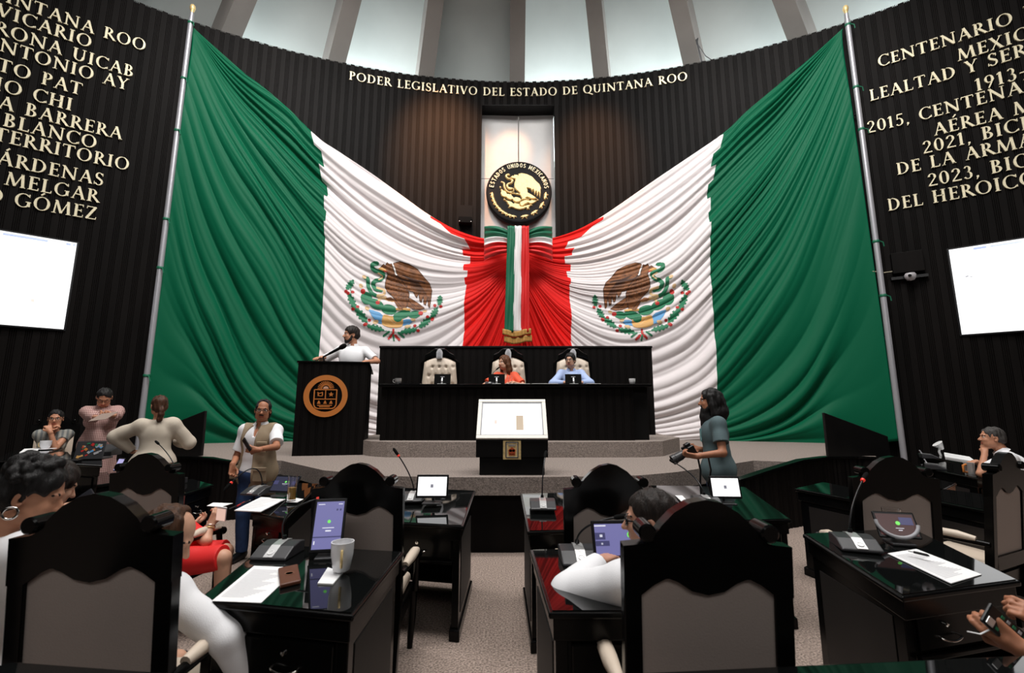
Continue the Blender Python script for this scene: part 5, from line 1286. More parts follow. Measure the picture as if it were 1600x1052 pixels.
        for s in (1, -1):
            E((s*.040, .035, -.070), (.022, .045, .030), .03); E((s*.036, .066, -.030), (.022, .020, .020), .02)
            E((s*.031, .096, .004), (.018, .016, .0105), .008, 's'); E((s*.031, .0735, .003), (.0145, .0145, .0125), .002)
            E((s*.079, -.008, -.012), (.009, .020, .031), .008); E((s*.081, -.001, -.010), (.006, .010, .018), .004, 's')
        E((0, .080, .024), (.048, .014, .010), .012)
        S.cone(h(0, .088, .006), h(0, .112, -.030), .0085*k, .0125*k, .010); S.ell(h(.012, .100, -.033), .008*k, .006); S.ell(h(-.012, .100, -.033), .008*k, .006)
        E((0, .088, -.060), (.024, .010, .0065), .006); E((0, .086, -.072), (.021, .010, .0070), .006)
        V, F = S.mesh(p.vox)
        C = V[F].mean(1); lc = (C-p.hc)@p.H/k; mi = np.zeros(len(F), int)
        mi[(np.abs(lc[:, 0]) < .024) & (lc[:, 1] > .084) & (lc[:, 2] > -.079) & (lc[:, 2] < -.054)] = 1
        for s in (1, -1):
            ex = lc-np.array([s*.031, .080, .003]); q = (ex[:, 0]/.0155)**2+(ex[:, 1]/.014)**2+(ex[:, 2]/.0085)**2 < 1; mi[q] = 0 if p.closed else 2
            r_ = max(.0070, p.vox*.9); mi[q & (ex[:, 0]**2+ex[:, 2]**2 < r_**2)] = 0 if p.closed else 3

        p.o = bpy.data.objects.new('person', np_mesh('person', V, F, p.col, mi)); link(p.o, None); p.o.location = p.loc; p.o.rotation_euler = (0, 0, p.yaw)
        props(p.o, p.label, 'person'); return p
    def cloth(p, name, S, m, amp=.004, seed=0, vox=None, mi=None, fq=1.0):
        r = np.random.default_rng(seed); a = r.normal(size=(5, 3))*np.array([18, 18, 11])*fq; ph = r.random(5)*6
        def wr(X, Y, Z):
            d = 0
            for i in range(5): d = d+np.sin(a[i, 0]*X+a[i, 1]*Y+a[i, 2]*Z+ph[i]+1.2*np.sin(7*Z+4*X+ph[i]))
            return d*amp*.45
        V, F = S.mesh(vox or p.vox, wr if amp else None)
        o = bpy.data.objects.new(name, np_mesh(name, V, F, m if isinstance(m, list) else [m], None if mi is None else mi((V[F].mean(1))))); return link(o, p.o)
    def shirt(p, m, sleeve=.62, e=.016, hem=-.08, name='shirt', amp=.005, neck=.062, vneck=0, loose=0., cuff_e=None, long_=False, seed=1):
        k = p.k; S = SDF(); p.torso(S, e)
        if loose: S.ell(p.P+p.up*.0, np.array([.175*p.fat, .135*p.fat, .14])*k+e+loose, .04, M=p.T)
        for s in (1, -1):
            if long_:
                S.cone(p.sh[s], p.el[s], .046*k+e+loose*.3, .040*k+e+loose*.4, .045)
                d = p.wr[s]-p.el[s]; S.cone(p.el[s], p.el[s]+d*sleeve, .042*k+e+loose*.5, .030*k+(cuff_e or e*.7), .02, cap=True)
            elif sleeve > 0:
                d = p.el[s]-p.sh[s]; S.cone(p.sh[s], p.sh[s]+d*sleeve, .046*k+e, .045*k+e+.004+loose*.4, .04, cap=True)
        S.plane(p.P+p.up*hem*k, -p.up)
        S.ell(p.nb+p.up*.045*k+p.fw*.008, np.array([neck, neck, .055])*k, .006, 's', M=p.T)
        if vneck: S.cone(p.nb+p.fw*.07*k+p.up*.02, p.nb+p.fw*(.135)*k-p.up*vneck*k, .030*k, .006, .006, 's')
        return p.cloth(name, S, m, amp, seed)
    def collar(p, m):
        k = p.k; mb = MB(); n = 22; v = []; c = p.nb+p.up*.018*k+p.fw*.004
        for i in range(n+1):
            a = R(112)+R(316)*i/n; ca, sa = math.cos(a), math.sin(a); fr = max(0, sa)**2
            for rr, zz in ((.060, .034), (.066, .036), (.088, -.012-.03*fr), (.080, -.014-.03*fr)):
                v.append(c+(p.rt*ca*rr+p.fw*sa*rr*1.0)*k+p.up*(zz-.012*fr)*k)
        f = [(4*i+q, 4*i+(q+1) % 4, 4*i+4+(q+1) % 4, 4*i+4+q) for i in range(n) for q in range(4)]+[(3, 2, 1, 0), (4*n, 4*n+1, 4*n+2, 4*n+3)]
        return mb.add(v, f).build('collar', m, p.o, smooth=40)
    def pants(p, m, e=.014, top=.06, name='trousers', amp=.004, shoe=True):
        k = p.k; S = SDF(); S.ell(p.P, np.array([.165*p.fat, .125*p.fat, .13])*k+e, .04, M=p.T)
        for s in (1, -1): S.cone(p.hip[s], p.knee[s], .085*k*p.fat**.5+e, .058*k+e, .03); S.cone(p.knee[s], p.ank[s]+np.array([0, 0, .0]), .058*k+e, .048*k+e, .02, cap=True)
        S.plane(p.P+p.up*top*k, p.up); p.cloth(name, S, m, amp, 4, vox=max(p.vox, .009))
        if shoe: p.shoes()
    def shoes(p, m=None):
        for s in (1, -1):
            S = SDF(); a = p.ank[s]; fwd = np.array([s*.12, 1, 0]); S.cone(a-np.array([0, .03, .035*p.k]), a+fwd*.15*p.k-np.array([0, 0, .045*p.k]), .046, .040, .03); S.cone(a-np.array([0, .02, .02]), a+np.array([0, 0, .02]), .045, .042, .02); S.plane(a-np.array([0, 0, .083*p.k]), (0, 0, -1)); p.cloth('shoe', S, m or M_dev, 0, vox=.01)
    def hair(p, style='short', m='black', extra=None, bald=False, vol=.012, amp=.004):
        k = p.k; h = p.hl; S = SDF(); M = p.H
        E = lambda c, r, kk=.012, op='u': S.ell(h(*c), np.array(r)*k, kk*k, op, M=M)
        E((0, -.014, .032), (.075+vol, .097+vol, .086+vol*1.3))
        if style in ('short', 'balding'):
            E((0, -.052, -.015), (.072+vol*.6, .058+vol*.6, .062), .02)
            E((0, .105, -.022), (.082, .098, .088), .012, 's'); S.plane(h(0, 0, -.055), p.H@np.array([0, .55, -1]))
            if style == 'balding': E((0, .075, .085), (.060, .085, .055), .012, 's')
            for s in (1, -1): E((s*.078, .006, -.02), (.010, .020, .028), .01, 's')
        elif style in ('long', 'pony', 'bun'):
            E((0, -.050, -.02), (.074+vol*.6, .060+vol*.6, .070), .02); E((0, .104, -.018), (.068, .088, .098), .012, 's')
            if style in ('pony', 'bun'):
                for s in (1, -1): E((s*.076, .052, -.040), (.036, .056, .066), .012, 's')
            if style == 'long':
                for s in (1, -1): S.chain([h(s*.070, .005, .04), h(s*.085, -.005, -.05), h(s*.088, -.02, -.14), h(s*.085, -.03, -.22)], [.030*k, .034*k, .034*k, .018*k], .02)
                S.chain([h(0, -.075, .0), h(0, -.085, -.12), h(0, -.085, -.23)], [.06*k, .068*k, .03*k], .03)
            if style == 'pony':
                S.chain([h(0, -.095, -.03), h(0, -.125, -.06), h(0, -.125, -.11), h(-.01, -.115, -.17), h(-.02, -.11, -.20)], [.030*k, .026*k, .030*k, .026*k, .010*k], .015)
            if style == 'bun': E((0, -.12, .02), (.05, .045, .05), .01)
        if extra: extra(S, h, k)
        r = np.random.default_rng(5); a = r.normal(size=(6, 3))*np.array([90, 90, 40]); ph = r.random(6)*6
        def wr(X, Y, Z):
            d = 0
            for i in range(6): d = d+np.sin(a[i, 0]*X+a[i, 1]*Y+a[i, 2]*Z+ph[i])
            return d*amp*.4
        V, F = S.mesh(min(p.vox, .0065), wr); o = bpy.data.objects.new('hair', np_mesh('hair', V, F, [HAIRM[m]])); link(o, p.o)
        # eyebrows
        S = SDF()
        for s in (1, -1): S.chain([h(s*.014, .0880, .021), h(s*.032, .0840, .026), h(s*.047, .0715, .021)], [.0056*k, .0062*k, .0042*k], .004)
        V, F = S.mesh(.0028)
        if len(F): link(bpy.data.objects.new('eyebrows', np_mesh('eyebrows', V, F, [HAIRM['black' if m != 'auburn' else 'brown']])), p.o)
        return o
    def beard(p, kind='goatee', m='black'):
        k = p.k; h = p.hl; S = SDF(); M = p.H; E = lambda c, r, kk=.01, op='u': S.ell(h(*c), np.array(r)*k, kk*k, op, M=M)
        E((0, .094, -.050), (.028, .012, .007))
        if kind in ('goatee', 'full', 'long'): E((0, .066, -.100), (.030, .028, .026)); E((.022, .078, -.075), (.009, .014, .024)); E((-.022, .078, -.075), (.009, .014, .024))
        if kind in ('full', 'long'):
            for s in (1, -1): S.chain([h(s*.066, .012, -.03), h(s*.058, .03, -.075), h(s*.03, .062, -.105)], [.014*k, .020*k, .024*k], .012)
        if kind == 'long': S.chain([h(0, .06, -.10), h(0, .07, -.16), h(.0, .075, -.24), h(0, .07, -.30)], [.050*k, .052*k, .046*k, .02*k], .02); S.chain([h(0, .03, -.10), h(0, .03, -.2), h(0, .05, -.27)], [.06*k, .065*k, .03*k], .02)
        V, F = S.mesh(.006); link(bpy.data.objects.new('beard', np_mesh('beard', V, F, [HAIRM[m]])), p.o)
    def glasses(p, m=None, r=.0022, round_=1.0):
        k = p.k; h = p.hl; mb = MB()
        for s in (1, -1):
            mb.tube([h(s*.032+.0235*math.cos(a), .0990-.010*abs(math.cos(a))*(1 if math.cos(a)*s > 0 else 0), .001+.017*round_*math.sin(a)) for a in np.linspace(0, 2*pi, 21)], r*k, 6, caps=False)
            mb.tube([h(s*.055, .089, .006), h(s*.078, .045, .006), h(s*.083, .0, .002), h(s*.082, -.012, -.012)], r*k, 6)
        mb.tube([h(-.009, .099, .004), h(0, .102, .007), h(.009, .099, .004)], r*k, 6)
        return mb.build('glasses', m or M_dev, p.o, smooth=60)
M_shirtw = mat('white_shirt_cloth', (.80, .80, .82), .8, bump=(200, .1)); M_blue = mat('light_blue_shirt', (.36, .46, .72), .8); M_orangec = mat('orange_red_blouse', (.75, .085, .028), .7)
M_vest = mat('khaki_vest', (.30, .225, .145), .8, noise=(8, .12)); M_cream = mat('cream_knit', (.56, .49, .40), .95, bump=(220, .4)); M_navyc = mat('navy_cloth', (.012, .013, .035), .8)
M_coral = mat('coral_trousers', (.75, .06, .05), .8); M_dark = mat('dark_trousers', (.012, .012, .016), .8); M_jeans = mat('blue_jeans', (.02, .05, .14), .85, noise=(20, .2)); M_redc = mat('red_dress_cloth', (.70, .012, .012), .65); M_teal = mat('grey_teal_tshirt', (.075, .115, .125), .85, noise=(10, .08)); M_whitec = mat('white_blouse', (.74, .73, .74), .8); M_beige = mat('beige_blouse', (.35, .31, .22), .8)
def pattern_mat(name, c1, c2, sc, rough=.8):
    m = bpy.data.materials.new(name); m.use_nodes = True; nt = m.node_tree; b = nt.nodes['Principled BSDF']; b.inputs['Roughness'].default_value = rough
    tc = nt.nodes.new('ShaderNodeTexCoord'); mp = nt.nodes.new('ShaderNodeMapping'); mp.inputs['Scale'].default_value = sc; nt.links.new(tc.outputs['Object'], mp.inputs[0])
    sx = nt.nodes.new('ShaderNodeSeparateXYZ'); nt.links.new(mp.outputs[0], sx.inputs[0]); fs = []
    for i in (0, 2):
        n = nt.nodes.new('ShaderNodeMath'); n.operation = 'SINE'; nt.links.new(sx.outputs[i], n.inputs[0]); g = nt.nodes.new('ShaderNodeMath'); g.operation = 'GREATER_THAN'; g.inputs[1].default_value = .1; nt.links.new(n.outputs[0], g.inputs[0]); fs.append(g.outputs[0])
    a = nt.nodes.new('ShaderNodeMath'); a.operation = 'ADD'; nt.links.new(fs[0], a.inputs[0]); nt.links.new(fs[1], a.inputs[1]); d = nt.nodes.new('ShaderNodeMath'); d.operation = 'MULTIPLY'; d.inputs[1].default_value = .5; nt.links.new(a.outputs[0], d.inputs[0])
    mx = nt.nodes.new('ShaderNodeMix'); mx.data_type = 'RGBA'; mx.inputs[6].default_value = (*c1, 1); mx.inputs[7].default_value = (*c2, 1); nt.links.new(d.outputs[0], mx.inputs[0]); nt.links.new(mx.outputs[2], b.inputs['Base Color']); return m
M_plaid = pattern_mat('pink_grey_plaid', (.62, .42, .37), (.17, .055, .06), (330, 1, 260)); M_stripe = pattern_mat('grey_cream_stripe', (.42, .40, .34), (.12, .13, .13), (120, 1, 6))
# ============================================================ THE PEOPLE
def seat_on(ch, p, z_=0):
    q = p.W(p.P+np.array([0, .10, 0])); ch.location = (q[0], q[1], z_); ch.rotation_euler = (0, 0, p.yaw)
def tz5(px, py):
    q = atz(px, py, DH); d = ((q[0]-1.69)*-.255+(q[1]-2.12)*.967)/.74; return DH+.006+.05*(min(1, max(0, d))-.5)
def mk(label, px, py, Y, yaw, floor=0., **kw):
    """a person whose head comes to the sight line (px, py) at distance Y"""
    tgt = aty(px, py, Y); kw = dict(kw); p = Person(label, (0, 0, floor), yaw, **kw)
    for _ in range(2):
        dz = tgt[2]-(p.W(p.hc)[2])
        if kw.get('sit'): kw['seat'] = kw.get('seat', .5)+dz
        else: kw['h'] = kw.get('h', 1.7)*(tgt[2]-floor)/(p.hc[2])
        p = Person(label, (0, 0, floor), yaw, **kw)
    c = p.W(p.hc); p.loc = np.array([tgt[0]-c[0], tgt[1]-c[1], floor]); return p
TAN = (.50, .235, .14); LIGHT = (.60, .33, .22); DARK = (.38, .16, .088)
# 1 speaker at the podium
p = mk('person in white shirt speaking at the podium, head turned to the left', 549, 523, 8.12, 188, floor=DZ, h=1.8, head=(-62, 3, 0), col=TAN, skin='speaker', vox=.0075)
p.arm(1, aty(505, 559, 7.78), hint=(-.8, .4, -.4), world=True, hd=(-.5, -1, -.1), n=(0, 0, -1), curl=.35)
p.arm(-1, aty(570, 566, 7.72), hint=(.8, .3, -.3), world=True, hd=(.1, -1, -.3), n=(-.3, 0, -1), curl=.5)
p.body(); p.shirt(M_shirtw, sleeve=.8, e=.020, hem=-.10); p.collar(M_shirtw); p.pants(M_dark); p.hair('short', 'dark'); p.beard('full', 'dark')
# 2 woman in orange
p = mk('person in orange red blouse seated at the presidium, looking left', 788, 567, 8.02, 178, floor=PF, sit=True, seat=.52, female=True, head=(-48, 2, 0), col=LIGHT, skin='orange', h=1.75, lean=6)
p.arm(1, aty(772, 598, 7.72), hint=(-.9, .3, -.4), world=True, hd=(.6, -.6, 0), n=(0, 0, -1), curl=.6); p.arm(-1, aty(801, 598, 7.70), hint=(.9, .3, -.4), world=True, hd=(-.6, -.5, 0), n=(0, 0, -1), curl=.6)
p.body(); p.shirt(M_orangec, sleeve=.75, e=.022, hem=-.12, name='blouse', loose=.01, vneck=.10); p.pants(M_dark); p.hair('long', 'auburn', vol=.015)
# 3 man in light blue
p = mk('person in light blue shirt and glasses seated at the right of the presidium', 891, 563, 8.02, 182, floor=PF, sit=True, seat=.52, head=(-26, 3, 0), col=LIGHT, skin='blue', h=1.78, lean=8)
p.arm(1, aty(884, 598, 7.68), hint=(-.9, .3, -.3), world=True, hd=(.8, -.4, 0), n=(0, 0, -1), curl=.6); p.arm(-1, aty(908, 598, 7.66), hint=(.9, .3, -.3), world=True, hd=(-.8, -.4, 0), n=(0, 0, -1), curl=.6)
p.body(); p.shirt(M_blue, sleeve=.92, e=.022, hem=-.12, long_=True, loose=.008); p.collar(M_blue); p.pants(M_dark); p.hair('short', 'black'); p.glasses(r=.003)
# 4 standing man in a khaki vest
p = mk('person in khaki photo vest over white shirt, standing and looking at the viewer', 411, 641, 4.95, 182, h=1.68, head=(20, 4, -3), fat=1.10, col=DARK, skin='vest', vox=.0062)
p.arm(1, aty(363, 728, 4.72), hint=(-.3, .6, 0), world=True, hd=(.1, -.15, -1), n=(1, -.3, 0), curl=.8)
p.arm(-1, aty(402, 703, 4.55), hint=(.8, .1, -.6), world=True, hd=(-1, -.25, .12), n=(-.2, 1, .1), curl=1.0, thumb=.9)
p.body(); sh = p.shirt(M_shirtw, sleeve=.78, e=.020, hem=-.19, loose=.0, vneck=.10); p.collar(M_shirtw); p.pants(M_jeans)
S = SDF(); p.torso(S, .032); S.ell(p.P, np.array([.160*p.fat, .125*p.fat, .16])+.030, .04, M=p.T)
S.plane(p.P-p.up*.17, -p.up); S.ell(p.nb+p.up*.05+p.fw*.01, np.array([.085, .085, .07]), .006, 's', M=p.T)
for s in (1, -1): S.ell(p.sh[s]+p.rt*s*.055-p.up*.01, (.075, .13, .135), .008, 's', M=p.T)
S.chain([p.nb+p.fw*.10+p.up*.06+p.rt*.01, p.chest+p.fw*.16+p.rt*.055, p.P+p.fw*.17+p.rt*.085, p.P+p.fw*.17-p.up*.25+p.rt*.09], [.055, .085, .10, .11], .006, 's'); p.cloth('vest', S, M_vest, .004, 3)
def pocket(c, w_, h_, nm='vest_pocket'):
    mb = MB(); M = Matrix.Translation(Vector(c)) @ Matrix(p.T.tolist()).to_4x4(); mb.box((0, 0, 0), (w_, .03, h_), M=M); mb.box((0, .008, h_*.36), (w_*1.04, .03, h_*.3), M=M); return mb.build(nm, M_vest, p.o, bevel=.008)
pocket(p.chest-p.rt*.105+p.fw*.150-p.up*.05, .10, .11); pocket(p.P-p.rt*.12+p.fw*.185+p.up*.00, .13, .14); pocket(p.P+p.rt*.16+p.fw*.150+p.up*.02, .07, .13)
p.hair('short', 'black', vol=.006, extra=lambda S, h, k: (S.ell(h(0, .085, .075), np.array([.055, .06, .05])*k, .012*k, 's', M=p.H), S.chain([h(-.066, -.045, -.03), h(-.060, -.055, -.085)], [.024*k, .018*k], .015), S.chain([h(.066, -.045, -.03), h(.060, -.055, -.085)], [.024*k, .018*k], .015))); p.beard('mous', 'black'); p.glasses()
hp = p.W(p.wr[-1])
t = empty('smartphone', tuple(hp+np.array([-.085, -.035, .05])), 0, 'black phone held up in the hand of the man in the khaki vest', 'phone'); m = MB(); m.box((0, 0, 0), (.012, .07, .14), M=Matrix.Rotation(R(-35), 4, 'Y') @ Matrix.Rotation(R(50), 4, 'Z')); m.build('case', M_dev, t, bevel=.005)
# 5 woman in a cream sweater seen from behind
p = mk('person in cream sweater with ponytail, standing with back turned, hand on hip', 249, 634, 5.45, 32, h=1.72, female=True, head=(16, 2, 0), col=TAN, skin='sweater', fat=1.05)
p.arm(-1, aty(208, 706, 5.42), hint=(-1, -.35, -.1), world=True, hd=(.8, .5, -.3), n=(0, 0, -1), curl=.6)
p.arm(1, aty(276, 690, 5.75), hint=(1, -.2, -.35), world=True, hd=(-.5, .9, .2), n=(-1, 0, 0), curl=.6)
p.body(); p.shirt(M_cream, sleeve=.97, e=.026, hem=.0, name='sweater', long_=True, loose=.026, cuff_e=.022, amp=.008, neck=.056); p.pants(M_coral, top=.10, e=.018); p.hair('pony', 'brown', vol=.008)
# 6 woman in a plaid dress reading
p = mk('person in pink plaid shirt dress, standing and looking down at a paper', 163, 621, 6.6, 218, h=1.74, female=True, fat=1.12, head=(2, 38, 0), closed=True, col=TAN, skin='plaid', vox=.0072)
p.arm(1, aty(157, 655, 6.12), hint=(-.45, .2, -1), world=True, hd=(.9, -.3, .2), n=(0, -.2, 1), curl=.5); p.arm(-1, aty(173, 651, 6.12), hint=(.45, .2, -1), world=True, hd=(-.9, -.3, .1), n=(0, -.2, 1), curl=.5)
p.body(); S = SDF(); p.torso(S, .026)
for s in (1, -1):
    S.cone(p.sh[s], p.el[s], .060, .072, .05); d = p.wr[s]-p.el[s]; S.cone(p.el[s], p.el[s]+d*.55, .072, .048, .03, cap=True)
S.cone(p.P+p.up*.05, p.P-np.array([0, 0, .55]), .20, .25, .06); S.plane(p.P-np.array([0, 0, .52]), (0, 0, -1)); S.ell(p.nb+p.up*.045+p.fw*.02, (.062, .07, .055), .006, 's', M=p.T); p.cloth('dress', S, M_plaid, .008, 8); p.collar(M_plaid); p.shoes(); p.hair('pony', 'black', vol=.006); p.glasses()
c = aty(162, 651, 6.02); t = empty('paper', tuple(c), 0, 'folded paper held by the woman in the pink plaid dress', 'paper'); m = MB(); m.box((0, 0, 0), (.24, .20, .004), M=Matrix.Rotation(R(28), 4, 'X') @ Matrix.Rotation(R(-8), 4, 'Y')); m.build('sheet', mat('buff_paper', (.30, .22, .18), .7), t)
# 7 seated woman resting her chin on clasped hands
p = mk('person in striped short sleeved top, chin on clasped hands, behind the white cup', 87, 654, 6.55, 222, sit=True, seat=.55, female=True, head=(-4, 5, 0), lean=14, col=TAN, skin='chin', vox=.0068, fat=1.08, h=1.68)
fc = p.W(p.hl(0, .105, -.115))
p.arm(1, fc+np.array([-.05, .02, -.05]), hint=(-.7, .1, -1), world=True, hd=(.6, .1, .8), n=(.8, .5, -.1), curl=1.0); p.arm(-1, fc+np.array([.02, -.055, -.05]), hint=(.3, -.7, -1), world=True, hd=(-.6, .1, .8), n=(-.8, .5, -.1), curl=1.0)
seat_on(CH7, p, .22); p.body(); p.shirt(M_stripe, sleeve=.42, e=.014, hem=-.12, name='top', vneck=.06); p.pants(M_dark); p.hair('bun', 'black', vol=.006); p.glasses()
# 8 photographer
p = mk('person in grey green t-shirt with long black hair and beard, holding a camera', 1110, 626, 4.72, 76, h=1.76, head=(-4, 4, 0), col=DARK, skin='photographer', vox=.0062, fat=1.05)
p.arm(-1, aty(1088, 713, 4.42), hint=(.9, -.3, -.55), world=True, hd=(-1, .25, .1), n=(-.2, .6, .7), curl=.9); p.arm(1, aty(1092, 702, 4.78), hint=(.6, .4, -.6), world=True, hd=(-1, -.2, .15), n=(-.2, -.8, .3), curl=.9)
p.body(); p.shirt(M_teal, sleeve=.66, e=.022, hem=-.13, name='t_shirt', loose=.004, amp=.006); p.pants(M_jeans)
p.hair('long', 'black', vol=.008, extra=lambda S, h, k: S.chain([h(0, -.07, -.02), h(0, -.08, -.12), h(0, -.065, -.20)], [.06*k, .055*k, .03*k], .02)); p.beard('long', 'black')
g = [(p.chest+p.fw*.150+p.rt*(.0)+p.up*(.02)), ]
mb = MB(); c = p.chest+p.fw*.126; M = Matrix.Translation(Vector(c)) @ Matrix(p.T.tolist()).to_4x4(); mb.box((-.01, 0, .0), (.07, .012, .13), M=M); mb.build('shirt_print', mat('teal_print', (.16, .32, .33), .8, noise=(45, .6)), p.o, bevel=.004)
cc = aty(1078, 704, 4.55); t = empty('camera', tuple(cc), 0, 'black photo camera with lens held by the photographer at waist height', 'camera')
Mc = Matrix.Rotation(R(-28), 4, 'Y') @ Matrix.Rotation(R(90), 4, 'Z')
m = MB(); m.box((0, 0, 0), (.145, .07, .10), M=Mc); m.box((0, 0, .062), (.06, .06, .03), M=Mc); m.box((.06, .02, -.005), (.035, .06, .11), M=Mc); m.build('camera_body', M_dev, t, bevel=.012, seg=3)
m = MB(); ML = Mc @ Matrix.Rotation(R(-90), 4, 'X'); m.lathe([(.0, .02), (.036, .03), (.038, .09), (.043, .10), (.043, .16), (.048, .165), (.048, .20), (.040, .20), (.036, .19), (0, .188)], 24, 0, ML); m.build('lens', M_dgrey, t, smooth=40)
m = MB(); m.lathe([(0, .191), (.034, .191)], 24, 0, ML); m.build('front_glass', M_glass_top, t)
for dx in (.0, .10):
    a = Vector((.05+dx, -.04, -.02)); m = MB(); m.tube([a, a+Vector((.02, -.01, -.16)), a+Vector((.01-dx*.3, 0, -.34)), a+Vector((-.01-dx*.5, .01, -.44))], [.009]*4, 6); m.build('strap', M_dev, t, smooth=60)
# 9 man in white leaning on his fist, right edge
p = mk('person in white shirt leaning on his fist at the far right desk', 1550, 684, 5.3, 50, sit=True, seat=.5, lean=34, head=(12, -2, 0), col=TAN, skin='leaning', vox=.0068, fat=1.15)
fc = p.W(p.hl(0, .085, -.115)); p.arm(-1, fc+np.array([-.02, -.03, -.06]), hint=(-.6, -.1, -1), world=True, hd=(.3, .2, .9), n=(1, .3, .2), curl=1.2); p.arm(1, aty(1525, 722, 5.6), hint=(0, .6, -1), world=True, hd=(-1, -.3, 0), n=(0, 0, -1), curl=.5)
seat_on(CH9, p); p.body(); p.shirt(M_shirtw, sleeve=.7, e=.022, hem=-.14, loose=.012); p.collar(M_shirtw); p.pants(M_dark); p.hair('short', 'grey', vol=.004)
# 10 man with glasses, near right
p = mk('person in white sweater and dark glasses seated right of the aisle, in profile', 1016, 812, 2.02, 8, sit=True, seat=.42, lean=14, head=(62, 4, 0), col=(.50, .255, .17), skin='profile', vox=.0048, fat=1.05)
p.arm(-1, (.42, 2.30, .82), hint=(-1, -.35, -.45), world=True, hd=(.7, .7, .1), n=(0, 0, -1), curl=.5); p.arm(1, (.72, 2.32, .84), hint=(.3, -.3, -1), world=True, hd=(-.6, .8, 0), n=(0, 0, -1), curl=.5)
p.body(); p.shirt(M_shirtw, sleeve=.95, e=.024, hem=-.10, name='sweater', long_=True, loose=.034, amp=.005, neck=.058); p.pants(M_dark); p.hair('short', 'dark', vol=.008, amp=.003); p.glasses(r=.0035)
# 11 balding man, near left
p = mk('person with thinning brown hair seated in the near left chair, face hidden downward', 261, 838, 2.02, -10, sit=True, seat=.42, lean=6, side=0, head=(-58, 34, 0), closed=True, col=LIGHT, skin='balding', vox=.0048, fat=1.1)
p.arm(1, (-1.02, 2.0, .42), hint=(1, -.3, 0), world=True, hd=(.2, 1, -.4), n=(0, 0, -1), curl=.5); p.arm(-1, (-1.62, 2.25, .66), hint=(-.8, -.4, -.4), world=True, hd=(.5, 1, 0), n=(0, 0, -1), curl=.6)
p.body(); p.shirt(M_shirtw, sleeve=.9, e=.022, hem=-.14, long_=True, loose=.008, amp=.006); p.collar(M_shirtw); p.pants(M_dark); p.hair('balding', 'thin', vol=.006)
# 12 curly haired woman at the left edge
p = mk('person in white blouse with curly black hair and hoop earring at the left edge', 50, 772, 1.92, -8, sit=True, seat=.45, lean=18, female=True, head=(-52, 22, 0), closed=True, col=(.50, .24, .145), skin='curly', vox=.0048, fat=1.12)
p.arm(1, (-1.75, 2.18, .80), hint=(1, -.3, -.6), world=True, hd=(.1, 1, 0), n=(0, 0, -1), curl=.5); p.arm(-1, (-2.25, 2.20, .80), hint=(-1, -.3, -.6), world=True, hd=(.2, 1, 0), n=(0, 0, -1), curl=.5)
seat_on(CH12, p); p.body(); p.shirt(M_whitec, sleeve=.95, e=.028, hem=-.12, name='blouse', long_=True, loose=.03, amp=.007, neck=.066); p.pants(M_dark)
def curls(S, h, k):
    r = np.random.default_rng(2)
    for i in range(70):
        a, b = r.uniform(0, 2*pi), r.uniform(.05, 1.35); q = (.083*math.sin(b)*math.cos(a), -.02-.105*math.sin(b)*abs(math.sin(a))*1.0+.05*(1-math.sin(b))*math.sin(a)+(.07*math.sin(b) if math.sin(a) > .2 and b < .8 else 0), .034+.098*math.cos(b)); S.ell(h(*q), r.uniform(.016, .026)*k, .006)
    S.chain([h(0, -.10, .0), h(0, -.115, -.05), h(.0, -.10, -.10)], [.055*k, .06*k, .03*k], .02)
p.hair('pony', 'black', vol=.012, extra=curls)
m = MB(); c = p.hl(.088, -.006, -.062); m.tube([c+p.H@np.array([0, .022*math.cos(a), .022*math.sin(a)]) for a in np.linspace(0, 2*pi, 19)], .005, 8, caps=False); m.build('hoop_earring', M_chrome, p.o, smooth=60)
# 13 woman in navy holding a phone
p = mk('person in navy with long dark hair looking down at a phone near the left edge', 84, 757, 2.62, -20, sit=True, seat=.45, lean=10, female=True, head=(-10, 26, 0), closed=True, col=LIGHT, skin='navy', vox=.006)
w1 = aty(99, 822, 2.36); w2 = aty(92, 812, 2.46)
p.arm(1, w1, hint=(.8, -.5, -.8), world=True, hd=(.35, .2, .5), n=(-.5, .6, .4), curl=.7); p.arm(-1, w2, hint=(-.6, -.4, -.8), world=True, hd=(.45, .2, .45), n=(.4, .5, .4), curl=.7)
seat_on(CH13, p); p.body(); p.shirt(M_navyc, sleeve=.93, e=.022, hem=-.12, name='jacket', long_=True, loose=.01); p.pants(M_navyc); p.hair('long', 'dark', vol=.012)
c = aty(121, 789, 2.36); t = empty('smartphone', tuple(c), 0, 'black phone held by the woman in navy', 'phone'); m = MB(); m.box((0, 0, 0), (.075, .010, .155), M=Matrix.Rotation(R(-20), 4, 'Z') @ Matrix.Rotation(R(38), 4, 'Y') @ Matrix.Rotation(R(-35), 4, 'X')); m.build('case', mat('phone_grey', (.02, .02, .025), .2), t, bevel=.006)
# 14 woman in red, head hidden
p = mk('person in red dress with bracelets, bending over a pink phone, head hidden', 256, 760, 3.98, -12, sit=True, seat=.46, lean=50, female=True, head=(5, 20, 0), col=LIGHT, skin='red', vox=.006)
p.arm(1, aty(340, 822, 3.62), hint=(.3, -.7, -1), world=True, hd=(.2, .2, .6), n=(-.7, .5, .2), curl=.8); p.arm(-1, aty(335, 832, 3.75), hint=(-1, -.2, -.5), world=True, hd=(.5, .6, .2), n=(0, 0, 1), curl=.6)
p.knee = {1: p.L(aty(348, 872, 3.42)), -1: p.L(aty(352, 862, 3.62))}; p.ank = {s_: p.knee[s_]+np.array([0, .02, -(p.knee[s_][2]-.08)]) for s_ in (1, -1)}
p.el[1] = p.L(aty(322, 845, 3.56)); p.body(); p.shirt(M_redc, sleeve=.9, e=.022, hem=-.12, name='dress_top'); S = SDF(); S.ell(p.P, (.19, .16, .15), .04)
